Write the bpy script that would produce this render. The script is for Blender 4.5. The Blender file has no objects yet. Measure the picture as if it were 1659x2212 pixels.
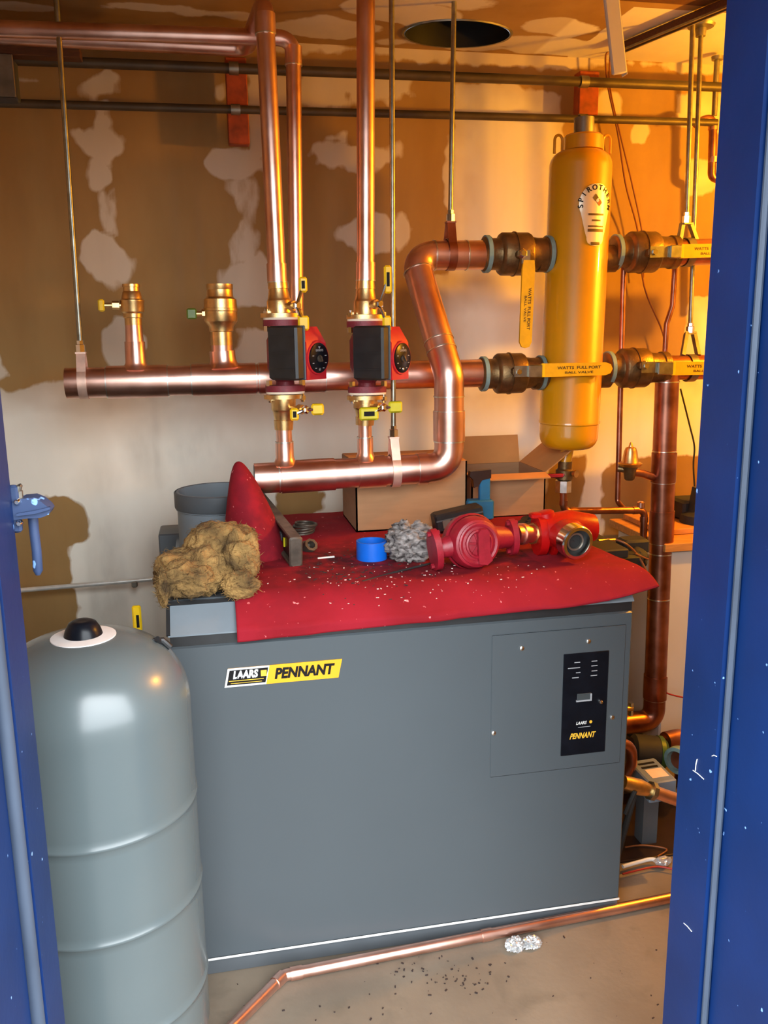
import bpy, math, random
import numpy as np
from mathutils import Vector, Matrix
from mathutils import noise as mn

# ------------------------------------------------------------------ camera
CX, CY, F = 829.5, 1106.0, 1860.0
EYE = 1.6
_d = np.array([110, 8894, F]); _d = _d / np.linalg.norm(_d)
_r = np.array([9470, -506, F]); _r = _r - _d * (_r @ _d); _r = _r / np.linalg.norm(_r)
_up = -_d
RW = np.array([_r, np.cross(_up, _r), _up])          # rows: world axes seen from the camera
sc = bpy.context.scene
cam_d = bpy.data.cameras.new('camera')
cam_d.sensor_fit = 'VERTICAL'; cam_d.sensor_height = 36; cam_d.lens = 36 * F / 2212
cam_d.clip_start = 0.02
cam = bpy.data.objects.new('camera', cam_d)
sc.collection.objects.link(cam)
_M = Matrix.Identity(4)
for i in range(3):
    _M[i][0] = RW[i][0]; _M[i][1] = -RW[i][1]; _M[i][2] = -RW[i][2]
_M[2][3] = EYE
cam.matrix_world = _M
sc.camera = cam

def _ray(px, py): return RW @ np.array([(px - CX) / F, (py - CY) / F, 1.0])
def at(px, py, Y):
    v = _ray(px, py); v = v * (Y / v[1]); return Vector((v[0], v[1], v[2] + EYE))
def atz(px, py, z):
    v = _ray(px, py); v = v * ((z - EYE) / v[2]); return Vector((v[0], v[1], v[2] + EYE))
def dep(p):
    return float((RW.T @ (np.array(p) - np.array([0, 0, EYE])))[2]) / F     # metres per pixel at p

# ------------------------------------------------------------------ light
w = bpy.data.worlds.new('overcast_sky'); sc.world = w; w.use_nodes = True
nt = w.node_tree
bg = nt.nodes['Background']
# even overcast: brighter overhead than at the horizon, dull ground below it
_tc = nt.nodes.new('ShaderNodeTexCoord'); _sx = nt.nodes.new('ShaderNodeSeparateXYZ'); _cr = nt.nodes.new('ShaderNodeValToRGB')
_mr = nt.nodes.new('ShaderNodeMapRange'); _mr.inputs['From Min'].default_value = -1; _mr.inputs['From Max'].default_value = 1
nt.links.new(_tc.outputs['Generated'], _sx.inputs[0]); nt.links.new(_sx.outputs['Z'], _mr.inputs['Value']); nt.links.new(_mr.outputs[0], _cr.inputs['Fac'])
_el = _cr.color_ramp.elements
_el[0].position = .49; _el[0].color = (.05, .05, .048, 1); _el[1].position = .51; _el[1].color = (.42, .455, .48, 1)
_e = _el.new(1.0); _e.color = (.90, .96, 1.0, 1)
nt.links.new(_cr.outputs['Color'], bg.inputs['Color'])
bg.inputs['Strength'].default_value = 19.0
sc.view_settings.view_transform = 'Standard'
sc.view_settings.look = 'None'
sc.view_settings.gamma = 1
sc.view_settings.use_curve_mapping = False
sc.view_settings.exposure = 0.0
sc.cycles.use_denoising = True
sc.cycles.max_bounces = 8
sc.cycles.diffuse_bounces = 4
sc.cycles.glossy_bounces = 4
sc.cycles.sample_clamp_indirect = 6
def light(name, kind, loc, energy, color, **k):
    l = bpy.data.lights.new(name, kind); l.energy = energy; l.color = color
    o = bpy.data.objects.new(name, l); o.location = loc; sc.collection.objects.link(o)
    for a, b in k.items(): setattr(l, a, b)
    return o
DOOR_L, DOOR_R, DOOR_TOP = -0.264, 0.738, 2.28
po = light('sky_portal', 'AREA', ((DOOR_L + DOOR_R) / 2, 0.9, 1.15), 1, (1, 1, 1), shape='RECTANGLE', size=1.2, size_y=2.4)
po.rotation_euler = (math.radians(90), 0, 0)
po.data.cycles.is_portal = True

# ------------------------------------------------------------------ materials
def lin(r, g, b):
    f = lambda c: (c / 255 / 12.92) if c / 255 <= 0.04045 else ((c / 255 + 0.055) / 1.055) ** 2.4
    return (f(r), f(g), f(b))
MAT = {}
def pm(name, c, rough=.5, metal=0., var=.12, scale=12., bump=0., bscale=80., c2=None, rvar=0., coat=0., stretch=(1, 1, 1), spec=None):
    m = bpy.data.materials.new(name); m.use_nodes = True
    n = m.node_tree.nodes; l = m.node_tree.links
    b = n['Principled BSDF']
    tc = n.new('ShaderNodeTexCoord')
    mp = n.new('ShaderNodeMapping'); mp.inputs['Scale'].default_value = stretch
    l.new(tc.outputs['Object'], mp.inputs['Vector'])
    no = n.new('ShaderNodeTexNoise'); no.inputs['Scale'].default_value = scale; no.inputs['Detail'].default_value = 4
    l.new(mp.outputs['Vector'], no.inputs['Vector'])
    cr = n.new('ShaderNodeValToRGB')
    a = [max(0, x * (1 - var)) for x in c]; d = list(c2) if c2 else [min(1, x * (1 + var)) for x in c]
    cr.color_ramp.elements[0].position = .32; cr.color_ramp.elements[1].position = .68
    cr.color_ramp.elements[0].color = (*a, 1); cr.color_ramp.elements[1].color = (*d, 1)
    l.new(no.outputs['Fac'], cr.inputs['Fac']); l.new(cr.outputs['Color'], b.inputs['Base Color'])
    b.inputs['Roughness'].default_value = rough; b.inputs['Metallic'].default_value = metal
    if spec is not None: b.inputs['Specular IOR Level'].default_value = spec
    if coat: b.inputs['Coat Weight'].default_value = coat; b.inputs['Coat Roughness'].default_value = .15
    if rvar:
        mr = n.new('ShaderNodeMapRange'); mr.inputs['To Min'].default_value = max(.02, rough - rvar); mr.inputs['To Max'].default_value = min(1, rough + rvar)
        l.new(no.outputs['Fac'], mr.inputs['Value']); l.new(mr.outputs['Result'], b.inputs['Roughness'])
    if bump:
        n2 = n.new('ShaderNodeTexNoise'); n2.inputs['Scale'].default_value = bscale; n2.inputs['Detail'].default_value = 5
        l.new(mp.outputs['Vector'], n2.inputs['Vector'])
        bp = n.new('ShaderNodeBump'); bp.inputs['Strength'].default_value = bump; bp.inputs['Distance'].default_value = .01
        l.new(n2.outputs['Fac'], bp.inputs['Height']); l.new(bp.outputs['Normal'], b.inputs['Normal'])
    MAT[name] = m; return m
pm('copper', (.80, .43, .32), .32, 1, .14, 9, c2=(.94, .60, .50), rvar=.08, stretch=(1, 1, 1))
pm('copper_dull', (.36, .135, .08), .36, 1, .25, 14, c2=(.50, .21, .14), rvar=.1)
pm('copper_pink', (.86, .58, .46), .42, .7, .12, 30)
pm('solder', (.78, .74, .68), .3, 1, .15, 60)
pm('brass', (.72, .47, .20), .34, 1, .15, 40, bump=.05, bscale=300)
pm('bronze', (.19, .115, .048), .42, .8, .3, 25, bump=.12, bscale=160)
pm('chrome', (.82, .82, .80), .14, 1, .05, 40)
pm('conduit_bright', (.62, .62, .58), .35, .4, .1, 30)
pm('zinc', (.33, .325, .27), .38, 1, .2, 40)
pm('steel_dull', (.27, .25, .21), .45, .9, .2, 25)
pm('conduit', (.075, .055, .035), .5, .4, .25, 10)
pm('teal_ring', lin(120, 150, 150), .55, 0, .1, 60)
pm('yellow_plastic', lin(235, 190, 20), .4, 0, .06, 30)
pm('yellow_lever', lin(222, 170, 18), .45, 0, .1, 30)
pm('yellow_green', lin(200, 190, 30), .4, 0, .1, 30)
pm('green_plastic', lin(90, 110, 25), .4, 0, .15, 30)
pm('tank_yellow', lin(206, 142, 4), .38, 0, .05, 5, coat=1.0)
MAT['tank_yellow'].node_tree.nodes['Principled BSDF'].inputs['Coat Roughness'].default_value = .06
pm('grey_paint', lin(68, 74, 78), .42, 0, .03, 3, spec=.4)
pm('grey_lid', lin(108, 117, 124), .45, 0, .06, 12)
pm('grey_dark', lin(72, 76, 80), .5, 0, .08, 12)
pm('tank_grey', lin(82, 91, 93), .27, 0, .04, 3, coat=.15)
pm('black_plastic', (.012, .012, .013), .45, 0, .2, 30)
pm('black_gloss', (.004, .005, .008), .3, 0, .2, 30, spec=.2)
pm('white_plastic', lin(215, 208, 204), .5, 0, .04, 40)
pm('pump_red', lin(175, 28, 40), .38, 0, .12, 20)
pm('iron_maroon', lin(120, 35, 45), .5, .1, .2, 60, bump=.1, bscale=250)
pm('iron_red', lin(140, 22, 38), .42, 0, .15, 40, bump=.08, bscale=200)
pm('bright_red', lin(165, 8, 8), .36, 0, .15, 30, bump=.06, bscale=200)
pm('gasket_cream', lin(225, 205, 180), .5, 0, .06, 50)
pm('blue_tape', lin(10, 95, 200), .35, 0, .08, 20)
pm('tool_blue', lin(25, 95, 135), .45, 0, .15, 20)
pm('cardboard', lin(158, 118, 82), .85, 0, .07, 8, bump=.03, bscale=200, stretch=(1, 1, 6))
pm('cardboard_in', lin(190, 130, 70), .85, 0, .1, 8)
pm('wood', lin(190, 130, 65), .7, 0, .2, 6, stretch=(2, 14, 14))
pm('red_wood', lin(150, 62, 22), .65, 0, .35, 26, bump=.1, bscale=90)
pm('dark_wood', lin(85, 48, 22), .75, 0, .25, 12, stretch=(2, 12, 12))
pm('insulation', lin(84, 62, 32), .95, 0, .35, 16, c2=lin(160, 124, 70), bump=.9, bscale=110)
pm('rag', lin(62, 54, 52), .9, 0, .4, 50, c2=lin(158, 150, 146), bump=.6, bscale=60, stretch=(1, 1, 2.2))
pm('cast_grey', lin(84, 74, 64), .5, .4, .3, 30, bump=.1)
pm('level_brown', lin(46, 32, 28), .4, .3, .2, 20)
pm('screw', (.75, .75, .72), .25, 1, .05, 30)
pm('display_grey', lin(60, 66, 68), .3, 0, .1, 30)
pm('print_white', lin(205, 205, 202), .5, 0, .02, 10)
pm('print_grey', lin(150, 152, 156), .5, 0, .05, 30)
pm('print_black', (.010, .009, .009), .6, 0, .1, 10, spec=.12)
pm('print_brown', lin(72, 45, 18), .5, 0, .1, 10)
pm('print_yellow', lin(222, 158, 8), .45, 0, .04, 10)
pm('print_gold', lin(222, 172, 52), .45, 0, .05, 10)
pm('label_silver', lin(225, 212, 190), .32, .45, .05, 10)
pm('white_metal', lin(205, 200, 192), .5, 0, .04, 5)
pm('grey_box', lin(110, 124, 138), .45, 0, .06, 10)
pm('pump_green', lin(52, 84, 28), .45, 0, .15, 20)
pm('gasket_strip', lin(58, 68, 84), .55, .2, .22, 18, stretch=(1, 1, .3))
pm('wire_red', lin(150, 30, 25), .5, 0, .1, 10)
pm('wire_brown', lin(120, 66, 30), .5, 0, .1, 10)
pm('foil', lin(200, 200, 200), .2, .6, .2, 50)
pm('rubber', (.014, .014, .014), .7, 0, .2, 20)
pm('debris', lin(214, 190, 180), .6, 0, .3, 300)
pm('dirt', lin(45, 32, 28), .8, 0, .3, 300)
pm('exterior', lin(150, 146, 140), .9, 0, .15, 3)
pm('asphalt', lin(78, 76, 74), .9, 0, .2, 30)
pm('block', lin(120, 110, 96), .85, 0, .1, 5)

def blue_paint(name, c, wear=.63):
    m = pm(name, c, .45, 0, .16, 5, bump=.03, bscale=60, spec=.35)
    n = m.node_tree.nodes; l = m.node_tree.links; b = n['Principled BSDF']
    src = b.inputs['Base Color'].links[0].from_socket
    tc = n.new('ShaderNodeTexCoord')
    no = n.new('ShaderNodeTexNoise'); no.inputs['Scale'].default_value = 55; no.inputs['Detail'].default_value = 2
    l.new(tc.outputs['Object'], no.inputs['Vector'])
    cr = n.new('ShaderNodeValToRGB'); cr.color_ramp.elements[0].position = wear + .1; cr.color_ramp.elements[1].position = wear + .13
    mx = n.new('ShaderNodeMix'); mx.data_type = 'RGBA'
    l.new(no.outputs['Fac'], cr.inputs['Fac']); l.new(cr.outputs['Color'], mx.inputs['Factor'])
    l.new(src, mx.inputs['A']); mx.inputs['B'].default_value = (*lin(120, 160, 215), 1)
    l.new(mx.outputs['Result'], b.inputs['Base Color'])
blue_paint('blue_paint', lin(4, 33, 80))
blue_paint('blue_worn', lin(44, 58, 88), .55)

# drywall: brown paper with joint compound where the 'mud' attribute says so
def drywall(name):
    m = bpy.data.materials.new(name); m.use_nodes = True
    n = m.node_tree.nodes; l = m.node_tree.links; b = n['Principled BSDF']
    tc = n.new('ShaderNodeTexCoord')
    A = n.new('ShaderNodeAttribute'); A.attribute_name = 'mud'
    D = n.new('ShaderNodeAttribute'); D.attribute_name = 'dirt'
    no = n.new('ShaderNodeTexNoise'); no.inputs['Scale'].default_value = 34; no.inputs['Detail'].default_value = 8
    mp = n.new('ShaderNodeMapping'); mp.inputs['Scale'].default_value = (1, 1, .35)
    l.new(tc.outputs['Object'], mp.inputs['Vector']); l.new(mp.outputs['Vector'], no.inputs['Vector'])
    ad = n.new('ShaderNodeMath'); ad.operation = 'MULTIPLY_ADD'; ad.inputs[1].default_value = .36
    l.new(no.outputs['Fac'], ad.inputs[0]); l.new(A.outputs['Fac'], ad.inputs[2])
    CV = n.new('ShaderNodeAttribute'); CV.attribute_name = 'cover'
    mr = n.new('ShaderNodeMapRange'); mr.inputs['From Min'].default_value = .49; mr.inputs['From Max'].default_value = .66
    l.new(ad.outputs[0], mr.inputs['Value'])
    n2 = n.new('ShaderNodeTexNoise'); n2.inputs['Scale'].default_value = 5; n2.inputs['Detail'].default_value = 5
    l.new(mp.outputs['Vector'], n2.inputs['Vector'])
    def ramp(c1, c2):
        cr = n.new('ShaderNodeValToRGB'); cr.color_ramp.elements[0].position = .35; cr.color_ramp.elements[1].position = .65
        cr.color_ramp.elements[0].color = (*c1, 1); cr.color_ramp.elements[1].color = (*c2, 1)
        l.new(n2.outputs['Fac'], cr.inputs['Fac']); return cr
    paper = ramp((.29, .165, .058), (.37, .225, .085)); mud = ramp((.80, .765, .66), (.87, .84, .745))
    mx = n.new('ShaderNodeMix'); mx.data_type = 'RGBA'
    cm = n.new('ShaderNodeMath'); cm.operation = 'MULTIPLY'; l.new(mr.outputs['Result'], cm.inputs[0]); l.new(CV.outputs['Fac'], cm.inputs[1])
    l.new(cm.outputs[0], mx.inputs['Factor']); l.new(paper.outputs['Color'], mx.inputs['A']); l.new(mud.outputs['Color'], mx.inputs['B'])
    n3 = n.new('ShaderNodeTexNoise'); n3.inputs['Scale'].default_value = 18; n3.inputs['Detail'].default_value = 6
    l.new(mp.outputs['Vector'], n3.inputs['Vector'])
    mm = n.new('ShaderNodeMath'); mm.operation = 'MULTIPLY'; l.new(n3.outputs['Fac'], mm.inputs[0]); l.new(D.outputs['Fac'], mm.inputs[1])
    m2 = n.new('ShaderNodeMix'); m2.data_type = 'RGBA'; l.new(mm.outputs[0], m2.inputs['Factor'])
    l.new(mx.outputs['Result'], m2.inputs['A']); m2.inputs['B'].default_value = (.22, .19, .16, 1)
    l.new(m2.outputs['Result'], b.inputs['Base Color'])
    b.inputs['Roughness'].default_value = .8; b.inputs['Specular IOR Level'].default_value = .2
    bp = n.new('ShaderNodeBump'); bp.inputs['Strength'].default_value = .15; bp.inputs['Distance'].default_value = .004
    l.new(mr.outputs['Result'], bp.inputs['Height']); l.new(bp.outputs['Normal'], b.inputs['Normal'])
    MAT[name] = m
drywall('drywall')

def concrete():
    m = pm('concrete', lin(108, 96, 82), .62, 0, .16, 3.2, c2=lin(123, 110, 94), bump=.08, bscale=60)
    n = m.node_tree.nodes; l = m.node_tree.links; b = n['Principled BSDF']
    src = b.inputs['Base Color'].links[0].from_socket
    tc = n.new('ShaderNodeTexCoord')
    no = n.new('ShaderNodeTexNoise'); no.inputs['Scale'].default_value = 9; no.inputs['Detail'].default_value = 6; no.inputs['Distortion'].default_value = .6
    l.new(tc.outputs['Object'], no.inputs['Vector'])
    cr = n.new('ShaderNodeValToRGB'); cr.color_ramp.elements[0].position = .55; cr.color_ramp.elements[1].position = .75
    cr.color_ramp.elements[1].color = (.55, .55, .55, 1)
    mx = n.new('ShaderNodeMix'); mx.data_type = 'RGBA'
    l.new(no.outputs['Fac'], cr.inputs['Fac']); l.new(cr.outputs['Color'], mx.inputs['Factor'])
    l.new(src, mx.inputs['A']); mx.inputs['B'].default_value = (*lin(86, 77, 64), 1)
    l.new(mx.outputs['Result'], b.inputs['Base Color'])
concrete()
def cloth_mat():
    m = pm('red_cloth', lin(132, 16, 27), .85, 0, .12, 5, c2=lin(141, 22, 36), bump=.12, bscale=500)
    n = m.node_tree.nodes; l = m.node_tree.links; b = n['Principled BSDF']
    src = b.inputs['Base Color'].links[0].from_socket
    tc = n.new('ShaderNodeTexCoord')
    no = n.new('ShaderNodeTexNoise'); no.inputs['Scale'].default_value = 26; no.inputs['Detail'].default_value = 5
    l.new(tc.outputs['Object'], no.inputs['Vector'])
    n0 = n.new('ShaderNodeAttribute'); n0.attribute_name = 'soil'
    mu = n.new('ShaderNodeMath'); mu.operation = 'MULTIPLY'
    cr = n.new('ShaderNodeValToRGB'); cr.color_ramp.elements[0].position = .32; cr.color_ramp.elements[1].position = .56
    l.new(no.outputs['Fac'], cr.inputs['Fac']); l.new(cr.outputs['Color'], mu.inputs[0]); l.new(n0.outputs['Fac'], mu.inputs[1])
    mx = n.new('ShaderNodeMix'); mx.data_type = 'RGBA'
    l.new(mu.outputs[0], mx.inputs['Factor']); l.new(src, mx.inputs['A']); mx.inputs['B'].default_value = (*lin(70, 14, 24), 1)
    n4 = n.new('ShaderNodeTexNoise'); n4.inputs['Scale'].default_value = 70; n4.inputs['Detail'].default_value = 2
    l.new(tc.outputs['Object'], n4.inputs['Vector'])
    c4 = n.new('ShaderNodeValToRGB'); c4.color_ramp.elements[0].position = .70; c4.color_ramp.elements[1].position = .76
    l.new(n4.outputs['Fac'], c4.inputs['Fac'])
    m4 = n.new('ShaderNodeMix'); m4.data_type = 'RGBA'; l.new(c4.outputs['Color'], m4.inputs['Factor'])
    l.new(mx.outputs['Result'], m4.inputs['A']); m4.inputs['B'].default_value = (*lin(225, 130, 130), 1)
    l.new(m4.outputs['Result'], b.inputs['Base Color'])
    b.inputs['Specular IOR Level'].default_value = .2
cloth_mat()

# ------------------------------------------------------------------ mesh helpers
def frame(ax, hint=None):
    a = Vector(ax).normalized()
    h = Vector(hint) if hint else (Vector((0, 0, 1)) if abs(a.z) < .9 else Vector((0, 1, 0)))
    u = (h - a * h.dot(a)).normalized(); v = a.cross(u)
    return a, u, v
class MB:
    def __init__(s): s.v = []; s.f = []
    def add(s, vs, fs):
        o = len(s.v); s.v += [Vector(p) for p in vs]; s.f += [[i + o for i in f] for f in fs]; return s
    def box(s, c, size, ax=None, bev=0.):
        """box about c; ax = (x, y, z) axes; bev chamfers the edges"""
        X, Y, Z = [Vector(a) for a in (ax or ((1, 0, 0), (0, 1, 0), (0, 0, 1)))]
        hx, hy, hz = [q / 2 for q in size]; c = Vector(c)
        if bev <= 0:
            P = [c + X * (i * hx) + Y * (j * hy) + Z * (k * hz) for k in (-1, 1) for j in (-1, 1) for i in (-1, 1)]
            return s.add(P, [(0, 2, 3, 1), (4, 5, 7, 6), (0, 1, 5, 4), (2, 6, 7, 3), (0, 4, 6, 2), (1, 3, 7, 5)])
        b = min(bev, hx * .9, hy * .9, hz * .9)
        pts = []
        for (dz, inset) in ((-hz, b), (-hz + b, 0), (hz - b, 0), (hz, b)):
            x, y = hx - inset, hy - inset
            cb = b
            for (px, py) in ((x - cb, -y), (x, -y + cb), (x, y - cb), (x - cb, y), (-x + cb, y), (-x, y - cb), (-x, -y + cb), (-x + cb, -y)):
                pts.append(c + X * px + Y * py + Z * dz)
        fs = [tuple(reversed(range(8))), tuple(range(24, 32))]
        for k in range(3):
            for i in range(8):
                j = (i + 1) % 8; fs.append((k * 8 + i, k * 8 + j, k * 8 + 8 + j, k * 8 + 8 + i))
        return s.add(pts, fs)
    def lathe(s, prof, o, ax, n=28, cap=True, hint=None):
        a, u, v = frame(ax, hint); o = Vector(o); P = []; fs = []
        for (t, r) in prof:
            for i in range(n):
                q = 2 * math.pi * i / n
                P.append(o + a * t + (u * math.cos(q) + v * math.sin(q)) * r)
        m = len(prof)
        for k in range(m - 1):
            for i in range(n):
                j = (i + 1) % n; fs.append((k * n + i, k * n + j, k * n + n + j, k * n + n + i))
        if cap: fs.append(tuple(reversed(range(n)))); fs.append(tuple(range((m - 1) * n, m * n)))
        return s.add(P, fs)
    def cyl(s, p, q, r, n=20, r2=None, cap=True):
        p, q = Vector(p), Vector(q); L = (q - p).length
        return s.lathe([(0, r), (L, r if r2 is None else r2)], p, q - p, n, cap)
    def tube(s, pts, r, n=18, cap=True):
        pts = [Vector(p) for p in pts]; m = len(pts)
        rr = r if isinstance(r, (list, tuple)) else [r] * m
        T = []
        for i in range(m):
            a = pts[min(i + 1, m - 1)] - pts[max(i - 1, 0)]
            T.append(a.normalized())
        a, u, v = frame(T[0]); P = []; fs = []
        for i in range(m):
            if i:
                u = (u - T[i] * u.dot(T[i])).normalized(); v = T[i].cross(u)
            for k in range(n):
                q = 2 * math.pi * k / n
                P.append(pts[i] + (u * math.cos(q) + v * math.sin(q)) * rr[i])
        for i in range(m - 1):
            for k in range(n):
                j = (k + 1) % n; fs.append((i * n + k, i * n + j, i * n + n + j, i * n + n + k))
        if cap: fs.append(tuple(reversed(range(n)))); fs.append(tuple(range((m - 1) * n, m * n)))
        return s.add(P, fs)
    def prism(s, pts2, o, X, Y, th):
        """polygon pts2 in the (X, Y) frame at o, extruded th along X x Y (centred)"""
        X, Y = Vector(X), Vector(Y); N = X.cross(Y).normalized(); o = Vector(o); n = len(pts2)
        P = [o + X * a + Y * b - N * th / 2 for a, b in pts2] + [o + X * a + Y * b + N * th / 2 for a, b in pts2]
        fs = [tuple(reversed(range(n))), tuple(range(n, 2 * n))] + [(i, (i + 1) % n, n + (i + 1) % n, n + i) for i in range(n)]
        return s.add(P, fs)
    def blob(s, c, r, amp=.2, freq=3., seed=0, lv=4, sq=(1, 1, 1), ridged=False):
        import bmesh
        bm = bmesh.new(); bmesh.ops.create_icosphere(bm, subdivisions=lv, radius=1.0)
        off = Vector((seed * 7.1, seed * 3.3, seed * 5.7)); P = []
        for q in bm.verts:
            d = q.co.normalized()
            k = mn.fractal(d * freq + off, 1.2, 2.0, 3)
            if ridged: k = .45 - abs(k) * 1.7 + .12 * mn.fractal(d * freq * 5 + off, .9, 2.1, 4)
            k2 = mn.noise(d * 1.3 + off)
            e = d * (1 + amp * k + .18 * k2)
            P.append(Vector(c) + Vector((e.x * r * sq[0], e.y * r * sq[1], e.z * r * sq[2])))
        fs = [[x.index for x in f.verts] for f in bm.faces]
        bm.free()
        return s.add(P, fs)
def arc(c, a, b, n=8):
    """quarter-ish arc from c+a to c+b about c"""
    c, a, b = Vector(c), Vector(a), Vector(b); r = a.length; ang = a.angle(b); out = []
    for i in range(n + 1):
        t = i / n
        out.append(c + (a * math.sin((1 - t) * ang) + b * math.sin(t * ang)) / math.sin(ang))
    return out
def fillet(pts, R, n=8):
    """polyline with rounded corners"""
    pts = [Vector(p) for p in pts]; out = [pts[0]]
    for i in range(1, len(pts) - 1):
        p, q, r = pts[i - 1], pts[i], pts[i + 1]
        d1 = (p - q).normalized(); d2 = (r - q).normalized(); th = d1.angle(d2)
        if th > 3.13 or th < .02: out.append(q); continue
        k = min(R / math.tan(th / 2), (p - q).length * .49, (r - q).length * .49)
        A, B = q + d1 * k, q + d2 * k
        for j in range(n + 1):
            t = j / n
            out.append(A * (1 - t) ** 2 * 1 + q * 2 * t * (1 - t) * .95 + B * t ** 2 + ((A + B) / 2) * (2 * t * (1 - t) * .05))
    out.append(pts[-1]); return out

def link(o, parent=None):
    sc.collection.objects.link(o)
    if parent is not None: o.parent = parent
def P(name, mb, mat, parent=None, label=None, sharp=35, origin=None):
    """link mb as one mesh object, a part of parent when given (vertices are in world metres)"""
    me = bpy.data.meshes.new(name)
    W = Vector((0, 0, 0))
    q = parent
    while q is not None: W = W + q.location; q = q.parent
    if parent is None:
        W = Vector(origin) if origin is not None else Vector((0, 0, 0))
        if origin is None and mb.v:
            lo = [min(p[i] for p in mb.v) for i in range(3)]; hi = [max(p[i] for p in mb.v) for i in range(3)]
            W = Vector(((lo[0] + hi[0]) / 2, (lo[1] + hi[1]) / 2, lo[2]))
    me.from_pydata([p - W for p in mb.v], [], mb.f); me.validate(); me.update()
    me.polygons.foreach_set('use_smooth', [True] * len(me.polygons))
    me.set_sharp_from_angle(angle=math.radians(sharp))
    me.materials.append(MAT[mat])
    o = bpy.data.objects.new(name, me)
    if parent is None: o.location = W
    link(o, parent)
    if label: o['label'] = label
    return o
def T(name, label, cat, loc, group=None):
    o = bpy.data.objects.new(name, None); o.location = Vector(loc); o.empty_display_size = .05
    o['label'] = label; o['category'] = cat
    if group: o['group'] = group
    link(o); return o
def tag(o, label, cat, group=None):
    o['label'] = label; o['category'] = cat
    if group: o['group'] = group
    return o
def S(o): o['kind'] = 'structure'; return o

def glyphs(s, size, shear=0., bold=0., space=1.0):
    cu = bpy.data.curves.new('t', 'FONT'); cu.body = s; cu.size = size; cu.shear = shear; cu.offset = bold; cu.space_character = space
    cu.align_x = 'CENTER'; cu.align_y = 'CENTER'; cu.resolution_u = 3
    ob = bpy.data.objects.new('t', cu); me = bpy.data.meshes.new_from_object(ob)
    vs = [Vector(v.co) for v in me.vertices]; fs = [list(p.vertices) for p in me.polygons]
    bpy.data.objects.remove(ob); bpy.data.meshes.remove(me); bpy.data.curves.remove(cu)
    return vs, fs
def text(mb, s, o, X, Y, size, shear=0., bold=0., width=None, rot=0., fn=None, space=1.0):
    vs, fs = glyphs(s, size, shear, bold, space)
    if width and vs:
        lo = min(p.x for p in vs); hi = max(p.x for p in vs); k = width / (hi - lo)
        vs = [Vector(((p.x - (lo + hi) / 2) * k, p.y, 0)) for p in vs]
    c, q = math.cos(rot), math.sin(rot)
    o = Vector(o); X = Vector(X) if X is not None else None; Y = Vector(Y) if Y is not None else None
    out = []
    for p in vs:
        a, b = p.x * c - p.y * q, p.x * q + p.y * c
        out.append(fn(o.x + a, o.y + b) if fn else o + X * a + Y * b)
    mb.add(out, fs); return mb

UX, UY, UZ = Vector((1, 0, 0)), Vector((0, 1, 0)), Vector((0, 0, 1))
rnd = random.Random(7)

# ------------------------------------------------------------------ the room
YW, ZC, XL, XR = 3.2, 2.57, -1.15, 2.45
def vnoise(a, b, seed):
    rs = np.random.RandomState(seed); g = rs.rand(64, 64)
    i = np.floor(a).astype(int); j = np.floor(b).astype(int); fa = a - i; fb = b - j
    fa = fa * fa * (3 - 2 * fa); fb = fb * fb * (3 - 2 * fb); i %= 64; j %= 64; i1 = (i + 1) % 64; j1 = (j + 1) % 64
    return g[i, j] * (1 - fa) * (1 - fb) + g[i1, j] * fa * (1 - fb) + g[i, j1] * (1 - fa) * fb + g[i1, j1] * fa * fb
def sheet(name, us, vs, to, field, dirt, mat='drywall'):
    U, V = np.meshgrid(us, vs); n, m = len(us), len(vs)
    pts = [to(a, b) for a, b in zip(U.ravel(), V.ravel())]
    fs = [(j * n + i, j * n + i + 1, j * n + n + i + 1, j * n + n + i) for j in range(m - 1) for i in range(n - 1)]
    me = bpy.data.meshes.new(name); me.from_pydata(pts, [], fs)
    fv, cv = field(U, V)
    for nm, val in (('mud', fv), ('cover', cv), ('dirt', dirt(U, V))):
        at_ = me.attributes.new(nm, 'FLOAT', 'POINT'); at_.data.foreach_set('value', np.clip(val, 0, 1).ravel().astype(np.float32))
    me.materials.append(MAT[mat]); me.update()
    o = bpy.data.objects.new(name, me); link(o); S(o); return o
def wp(px, py): q = at(px, py, YW); return q.x, q.z
def soft(d, k=.02): return np.clip(.5 - d / (2 * k), 0, 1)
def rect(U, V, x0, y0, x1, y1, s=1., k=.02):
    a, b = wp(x0, y0), wp(x1, y1); xa, xb = sorted((a[0], b[0])); za, zb = sorted((a[1], b[1]))
    n1 = (vnoise(U * 9, V * 9, int(x0 + y0) % 97) - .5) * .05 + (vnoise(U * 34, V * 34, int(x0) % 83) - .5) * .022
    d = np.maximum(np.maximum(xa - U, U - xb), np.maximum(za - V, V - zb)) + n1
    return soft(d, k) * s
def ell(U, V, x0, y0, x1, y1, s=1., k=.02):
    a, b = wp(x0, y0), wp(x1, y1); cx, cz = (a[0] + b[0]) / 2, (a[1] + b[1]) / 2
    rx, rz = abs(a[0] - b[0]) / 2, abs(a[1] - b[1]) / 2
    n1 = (vnoise(U * 11, V * 11, int(x0 + y0) % 89) - .5) * .055 + (vnoise(U * 34, V * 34, int(x0) % 83) - .5) * .022
    d = (np.sqrt(((U - cx) / rx) ** 2 + ((V - cz) / rz) ** 2) - 1) * min(rx, rz) + n1
    return soft(d, k) * s
BIG = {0: .72, 1: .6, 23: .95, 24: .95, 25: 1.0, 26: .95, 27: .9, 28: .85, 31: .8, 32: .95}
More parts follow.
